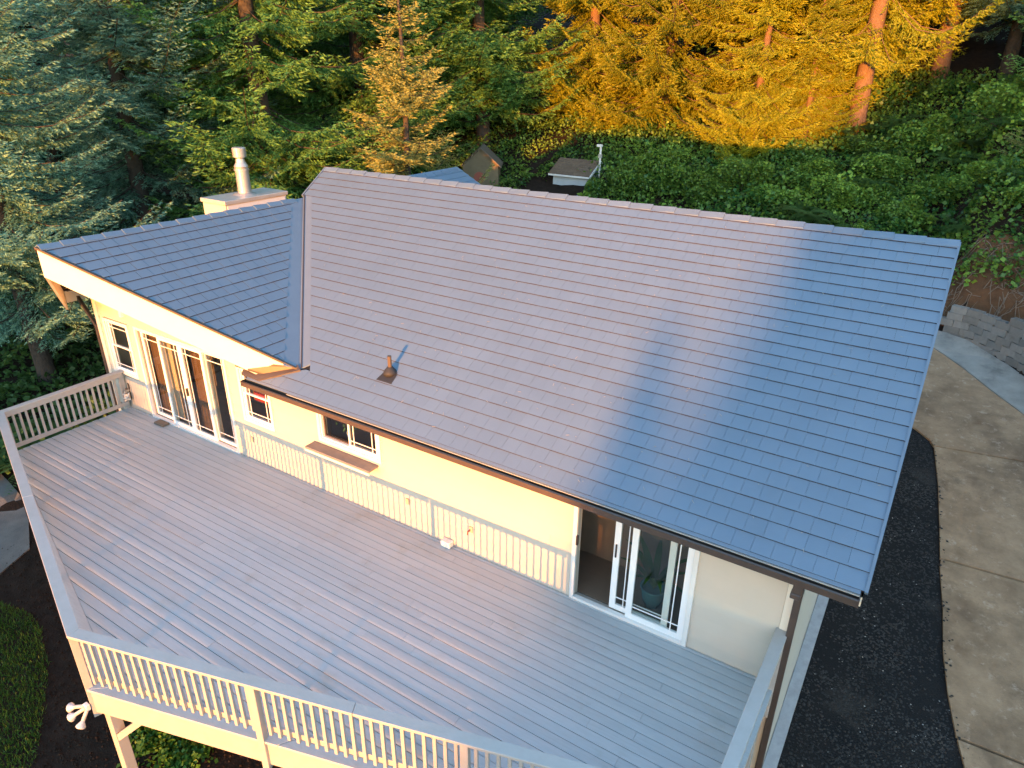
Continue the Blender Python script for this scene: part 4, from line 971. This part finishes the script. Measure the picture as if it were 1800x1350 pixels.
# unseen mounds added behind the camera, profiled to shade the roof and left trees
def shade_mound(prof, y0, y1):
    V=[];F=[];ys_=lin(y0,y1,9); n_=len(prof)
    for j, y in enumerate(ys_):
        k = math.sin(math.pi*j/8)**.6 if 0 < j < 8 else 0
        for x, z in prof: V.append((x, y, -2.7+(z+2.7)*k+.5*k*noise.noise((x*.25,y*.2,7))))
    for j in range(8):
        for i in range(n_-1): F.append((j*n_+i,j*n_+i+1,(j+1)*n_+i+1,(j+1)*n_+i))
    me = bpy.data.meshes.new('shade_mound'); me.from_pydata(V,[],F); me.update(); tag(link('shade_mound', me, M['shade_mound']), kind='structure')
HY = -112; ku = -.1746*HY; kv = -math.tan(R(SUN_EL))*HY
def prof(pts): return [(u+ku, (v+kv) if v > -90 else -2.7) for u, v in pts]
shade_mound(prof([(5.7,-99),(5.9,.2),(6.2,1.8),(6.6,2.9),(7.1,3.5),(7.5,4.3),(8.1,5.3),(9.2,6.3),(11,7.6),(13,9.6),(15,12.5),(20,15),(30,17),(45,16),(60,-99)]), HY-14, HY+14)
shade_mound(prof([(-70,-99),(-55,15),(-40,17),(-28,16),(-21,14),(-17.5,11),(-15.5,7.5),(-14,4.5),(-13,2.0),(-12.5,-99)]), HY-14, HY+14)
# trees in front of the house, behind the camera, whose crowns shade the right of the roof and the trees on the left
SL = 'conifer standing out of view in front of the house'
for x, y, sc, k in ((15.9,-56,.40,'fir'),(16.0,-57.2,.41,'fir'),(15.7,-55,.38,'fir'),(16.2,-58.5,.40,'fir'),(17.7,-56,.47,'fir'),(17.9,-57.5,.49,'fir'),(17.5,-55,.46,'fir'),(18.2,-59,.48,'fir'),(18.6,-57.5,.54,'fir'),(18.5,-55.5,.53,'fir'),(19.6,-56,.60,'fir'),(19.4,-54,.55,'fir'),(21.2,-58,.66,'fir'),(22.2,-54,.74,'fir'),(23.6,-60,.84,'fir'),(24.4,-55,.92,'fir'),(26.0,-58,1.0,'fir'),(28.5,-56,1.1,'fir'),(31.5,-58,1.2,'fir'),(35,-56,1.3,'fir'),(39,-58,1.3,'fir'),(44,-55,1.3,'fir'),(2.9,-56,.95,'young'),
        (-6.4,-58,1.0,'fir'),(-9.5,-54,1.0,'fir'),(-12.5,-58,1.15,'fir'),(-16,-55,1.2,'fir'),(-19.5,-58,1.2,'fir'),(-23,-55,1.2,'fir'),(-27,-58,1.2,'fir'),(-31,-56,1.2,'fir'),(-8,-62,1.1,'fir'),(-14.5,-62,1.2,'fir'),(-21.5,-62,1.2,'fir')):
    tree(k, x, y, sc, random.uniform(0,6), SL, 'trees in front of the house', name='conifer_tree')

# ------------------------------------------------------------------ undergrowth
def leaf_cloud(pos, size, r_, upb=.8, asp=.42):
    n = len(pos); nrm = unit(r_.normal(0,1,(n,3))*.75+np.array([0,0,upb])); t1 = unit(np.cross(nrm, r_.normal(0,1,(n,3)))); t2 = np.cross(nrm, t1)
    l = r_.uniform(*size,n); return quads_from(pos-t1*(l/2)[:,None], t1, l, t2*(l*asp)[:,None])
def in_house(x, y): return -8.2 < x < 9.3 and -1 < y < 11
def cover(name, xr, yr, n, hmax, seed, m, size, mask=None):
    r_ = np.random.default_rng(seed); pos = []; var = []
    while len(pos) < n:
        x, y = r_.uniform(*xr), r_.uniform(*yr)
        if in_house(x, y) or (mask and not mask(x, y)): continue
        h = hmax*max(0, .45+.75*noise.noise((x*.55,y*.55,seed))+.35*noise.noise((x*1.7,y*1.7,seed+4)))
        if h < .04 and r_.random() > .15: continue
        pos.append((x, y, gzn(x, y)+h*r_.random()**.45)); var.append(min(1,max(0,.32+.75*noise.noise((x*.6,y*.6,seed+9))+r_.normal(0,.15))))
    v, q = leaf_cloud(np.array(pos), size, r_)
    return link(name, npmesh(name, v, q, np.array(var), m))
def right_bank(x, y): return not (-7.6 < x < -4.2 and 17.5 < y < 20.5) and not (x > 8.6 and y < wall_y(x)+1.3+1.3*noise.noise((x*.9,y*.9,1)))
tag(cover('undergrowth', (-16,15), (14.8,33), 100000, 1.1, 2, M['salal'], (.065,.15), right_bank), 'dense green leafy undergrowth covering the slope behind the house', 'undergrowth', kind='stuff')
tag(cover('broad_leaves', (-6,14), (15.5,32), 26000, 1.35, 14, M['shrub'], (.10,.22), right_bank), 'larger bright leaves among the undergrowth on the slope', 'undergrowth', kind='stuff')
tag(cover('ground_cover', (-24,-7.6), (-3,13), 30000, .8, 5, M['fern'], (.10,.24), lambda x, y: not (x > -9.8 and y < -1)), 'dark green undergrowth beneath the spruces left of the house', 'undergrowth', kind='stuff')
def bush_mesh(seed, n, leaf, size, m):
    r_ = np.random.default_rng(seed); c = r_.normal(0,1,(9,3))*np.array([.48,.48,.28])+np.array([0,0,.62]); rad = r_.uniform(.32,.6,9)
    idx = r_.integers(0,9,n); d = unit(r_.normal(0,1,(n,3))+np.array([0,0,.45])); pos = c[idx]+d*(rad[idx]*r_.uniform(.62,1.05,n)**.6)[:,None]; pos[:,2] = np.maximum(pos[:,2], .02)
    v, q = leaf_cloud(pos, size, r_); var = np.clip(r_.normal(.42,.2,n)+.25*(pos[:,2]-.7),0,1)
    tb = MB()
    for i in range(9): tb.tube([(0,0,-.2), tuple(c[i]*.55), tuple(c[i])], [.03,.02,.008], 5, cap=False)
    tm = tb.mesh('stem'); tm.materials.append(M['bark']); return tm, npmesh('foliage', v, q, var, m)
BUSH = [bush_mesh(40+i, 4200, None, (.055,.12), M['shrub']) for i in range(3)]
def bush(x, y, s_, k, label, group, zs=1.):
    e = empty('shrub', (x, y, gzn(x, y)-.05), label, 'shrub', group)
    for nm, me in zip(('stem','foliage'), BUSH[k]):
        o = bpy.data.objects.new(nm, me); COL.objects.link(o); o.parent = e; o.scale = (s_, s_, s_*zs); o.rotation_euler = (0,0,random.uniform(0,6))
    return e
bush(-2.7, 20.4, 1.1, 0, 'rounded green shrub in front of the pale shed', 'shrubs behind the ridge'); bush(-1.4, 21.2, 1.2, 1, 'bright green shrub right of the pale shed', 'shrubs behind the ridge'); bush(-4.2,19.6,.6,2,'low shrub below the pale shed wall','shrubs behind the ridge')
for i, (x, y, s_) in enumerate([(.2,20.4,1.1),(1.6,21.4,1.2),(3.1,20.3,1.0),(3.9,22.4,1.3),(5.4,20.8,1.1),(6.3,23.2,1.3),(7.4,20.2,1.0),(8.4,22.3,1.2),(9.6,20.1,1.1),(7.2,25.6,1.4),(9.6,24.6,1.3),(11.2,22.0,1.3),(10.6,18.6,.9),(8.9,18.2,.8),(5.2,24.9,1.1),(2.8,24.1,1.0),(12.6,20.0,1.2),(11.8,25.4,1.4),(7.6,17.6,.8),(6.2,18.4,.8)]):
    bush(x, y, s_*.95, i % 3, 'broadleaf shrub growing on the slope right of the sunlit trees', 'shrubs on the right slope', random.uniform(.55,.85))
def fern_mesh(seed):
    r_ = np.random.default_rng(seed); P=[];D=[];L=[];Wd=[];var=[]
    for i in range(15):
        az = r_.uniform(0,6.28); ln = r_.uniform(.7,1.15); el = r_.uniform(.6,1.1); out = np.array([np.cos(az),np.sin(az),0]); s2 = np.array([-out[1],out[0],0])
        t = np.linspace(.12,1,22); c = out*(ln*t*np.cos(el*(1-.6*t)))[:,None]; c[:,2] = ln*(np.sin(el)*t-.75*t*t)
        for s_ in (1,-1):
            P.append(c); D.append(np.tile(s2*s_,(22,1))+out*.35+np.array([0,0,-.15])); L.append(.17*np.sin(np.pi*np.clip(t*.93,0,1))**.7+.02); var.append(np.clip(r_.normal(.5,.15,22),0,1))
    P=np.concatenate(P);D=unit(np.concatenate(D));L=np.concatenate(L); wv = unit(np.cross(D,np.array([0,0,1.])))*.019
    v,q = quads_from(P,D,L,wv); return npmesh('fronds', v, q, np.concatenate(var), M['fern'])
FERN = [fern_mesh(60), fern_mesh(61)]
fp = [(random.uniform(4,12.5), random.uniform(18.5,27)) for _ in range(26)] + [(random.uniform(-12.5,-8.2), random.uniform(-1,4)) for _ in range(14)]
for i, (x, y) in enumerate(fp):
    e = FERN[i % 2]; o = bpy.data.objects.new('fern', e); COL.objects.link(o); o.location = (x, y, gzn(x,y)+(.45 if y > 10 else .15)); s_ = random.uniform(.9,1.5); o.scale = (s_,)*3; o.rotation_euler = (random.uniform(-.15,.15),random.uniform(-.15,.15),random.uniform(0,6))
    tag(o, *(('arching green fern among the shrubs on the right slope','fern','ferns on the right slope') if y > 10 else ('green fern in the shade left of the deck','fern','ferns left of the deck')))
tree('young', 11.0, 20.6, .52, 2.0, 'low bushy conifer at the right edge above the bank', 'firs on the right slope', zs=.6, name='conifer_shrub')
# dry roots on the cut bank
rb = MB()
for i in range(120):
    x = random.uniform(8.9,12.2); y = wall_y(x)+random.uniform(.6,2.6); p = Vector((x,y,gzn(x,y)+.18)); pts=[p]
    for k in range(4): q = pts[-1]+Vector((random.gauss(0,.18),random.gauss(-.08,.14),0)); q.z = gzn(q.x,q.y)+random.uniform(.15,.30); pts.append(q)
    rb.tube(pts, [.012,.010,.008,.006,.004], 4, cap=False)
tag(rb.build('roots', M['wood']), 'tangled dry roots hanging on the bare earth bank', 'roots', kind='stuff')
# lawn, weeds, gravel chips, bark
def in_lawn(x, y):
    E_ = [(-30,-3.2),(-5.23,-3.85),(-4.4,-3.68),(-3.84,-3.76),(-2.8,-4.15),(-1.73,-4.75),(-.93,-5.3),(.5,-6.6),(3,-9)]
    for (xa,ya),(xb,yb) in zip(E_, E_[1:]):
        if xa <= x <= xb: return y < ya+(yb-ya)*(x-xa)/(xb-xa) + .05*noise.noise((x*5,y*5,0))
    return False
r_ = np.random.default_rng(9); pos = []
while len(pos) < 70000:
    x, y = r_.uniform(-8.5,1.0), r_.uniform(-9,-3.6)
    if in_lawn(x, y): pos.append((x, y, gzn(x,y)))
pos = np.array(pos); n = len(pos); d = unit(r_.normal(0,.42,(n,3))+np.array([0,0,1.])); v, q = quads_from(pos, d, r_.uniform(.05,.13,n), unit(np.cross(d, r_.normal(0,1,(n,3))))*.006)
va = np.array([.45+.35*noise.noise((p[0]*1.3,p[1]*1.3,0)) for p in pos])+r_.normal(0,.12,n)
tag(link('lawn', npmesh('lawn', v, q, np.clip(va,0,1), M['grass'])), 'green mown lawn left of the deck', 'lawn', kind='stuff')
pos = []
for cx_, cy_, s_ in ((.15,-4.05,.30),(.75,-4.05,.22),(.35,-3.75,.25),(-.2,-3.85,.2),(.9,-3.8,.18)):
    k = 420; a = r_.normal(0,1,(k,3))*np.array([s_*.7,s_*.6,.06]); a[:,2] = np.abs(a[:,2])+.02; pos.append(a+np.array([cx_,cy_,-2.5]))
pos = np.concatenate(pos); v, q = leaf_cloud(pos, (.04,.10), r_)
tag(link('weeds', npmesh('weeds', v, q, np.clip(r_.normal(.5,.2,len(pos)),0,1), M['weed'])), 'patch of bright green weeds on the soil below the deck edge', 'weeds', kind='stuff')
def chips(n, region, size, m, name, label, cat):
    V=[];F=[]; k=0
    while k < n:
        x, y = region()
        if x is None: continue
        z = gzn(x,y)+(.066 if x > 8.6 and y > -2.2 and x > ex_at(y) else .02); s_ = random.uniform(*size); a = random.uniform(0,6.28); base = len(V); h = s_*random.uniform(.3,.7)
        for j in range(4): rr = s_*random.uniform(.6,1.); V.append((x+rr*math.cos(a+j*1.57), y+rr*math.sin(a+j*1.57), z))
        V.append((x+random.uniform(-.3,.3)*s_, y+random.uniform(-.3,.3)*s_, z+h)); F += [(base,base+1,base+4),(base+1,base+2,base+4),(base+2,base+3,base+4),(base+3,base,base+4)]; k += 1
    me = bpy.data.meshes.new(name); me.from_pydata(V, [], F); tag(link(name, me, m), label, cat, kind='stuff')
def in_bed():
    y = random.uniform(-2.2,10); x = random.uniform(8.62,12.5); return (x, y) if x < ex_at(y)+random.gauss(-.02,.07) and noise.noise((x*1.3,y*1.3,2)) > random.uniform(-.7,.3) else (None, None)
def in_bark():
    x = random.uniform(-7,4); y = random.uniform(-5.6,-1.5); return (x, y) if not in_lawn(x, y) else (None, None)
chips(14000, in_bed, (.008,.04), M['chip'], 'gravel', 'dark wet gravel along the side of the house', 'gravel')
chips(260, in_bed, (.008,.022), M['palechip'], 'pale_stones', 'scattered pale stones in the dark gravel', 'stones')
chips(5000, in_bark, (.012,.04), M['soil'], 'bark_mulch', 'brown bark mulch around and below the deck', 'mulch')
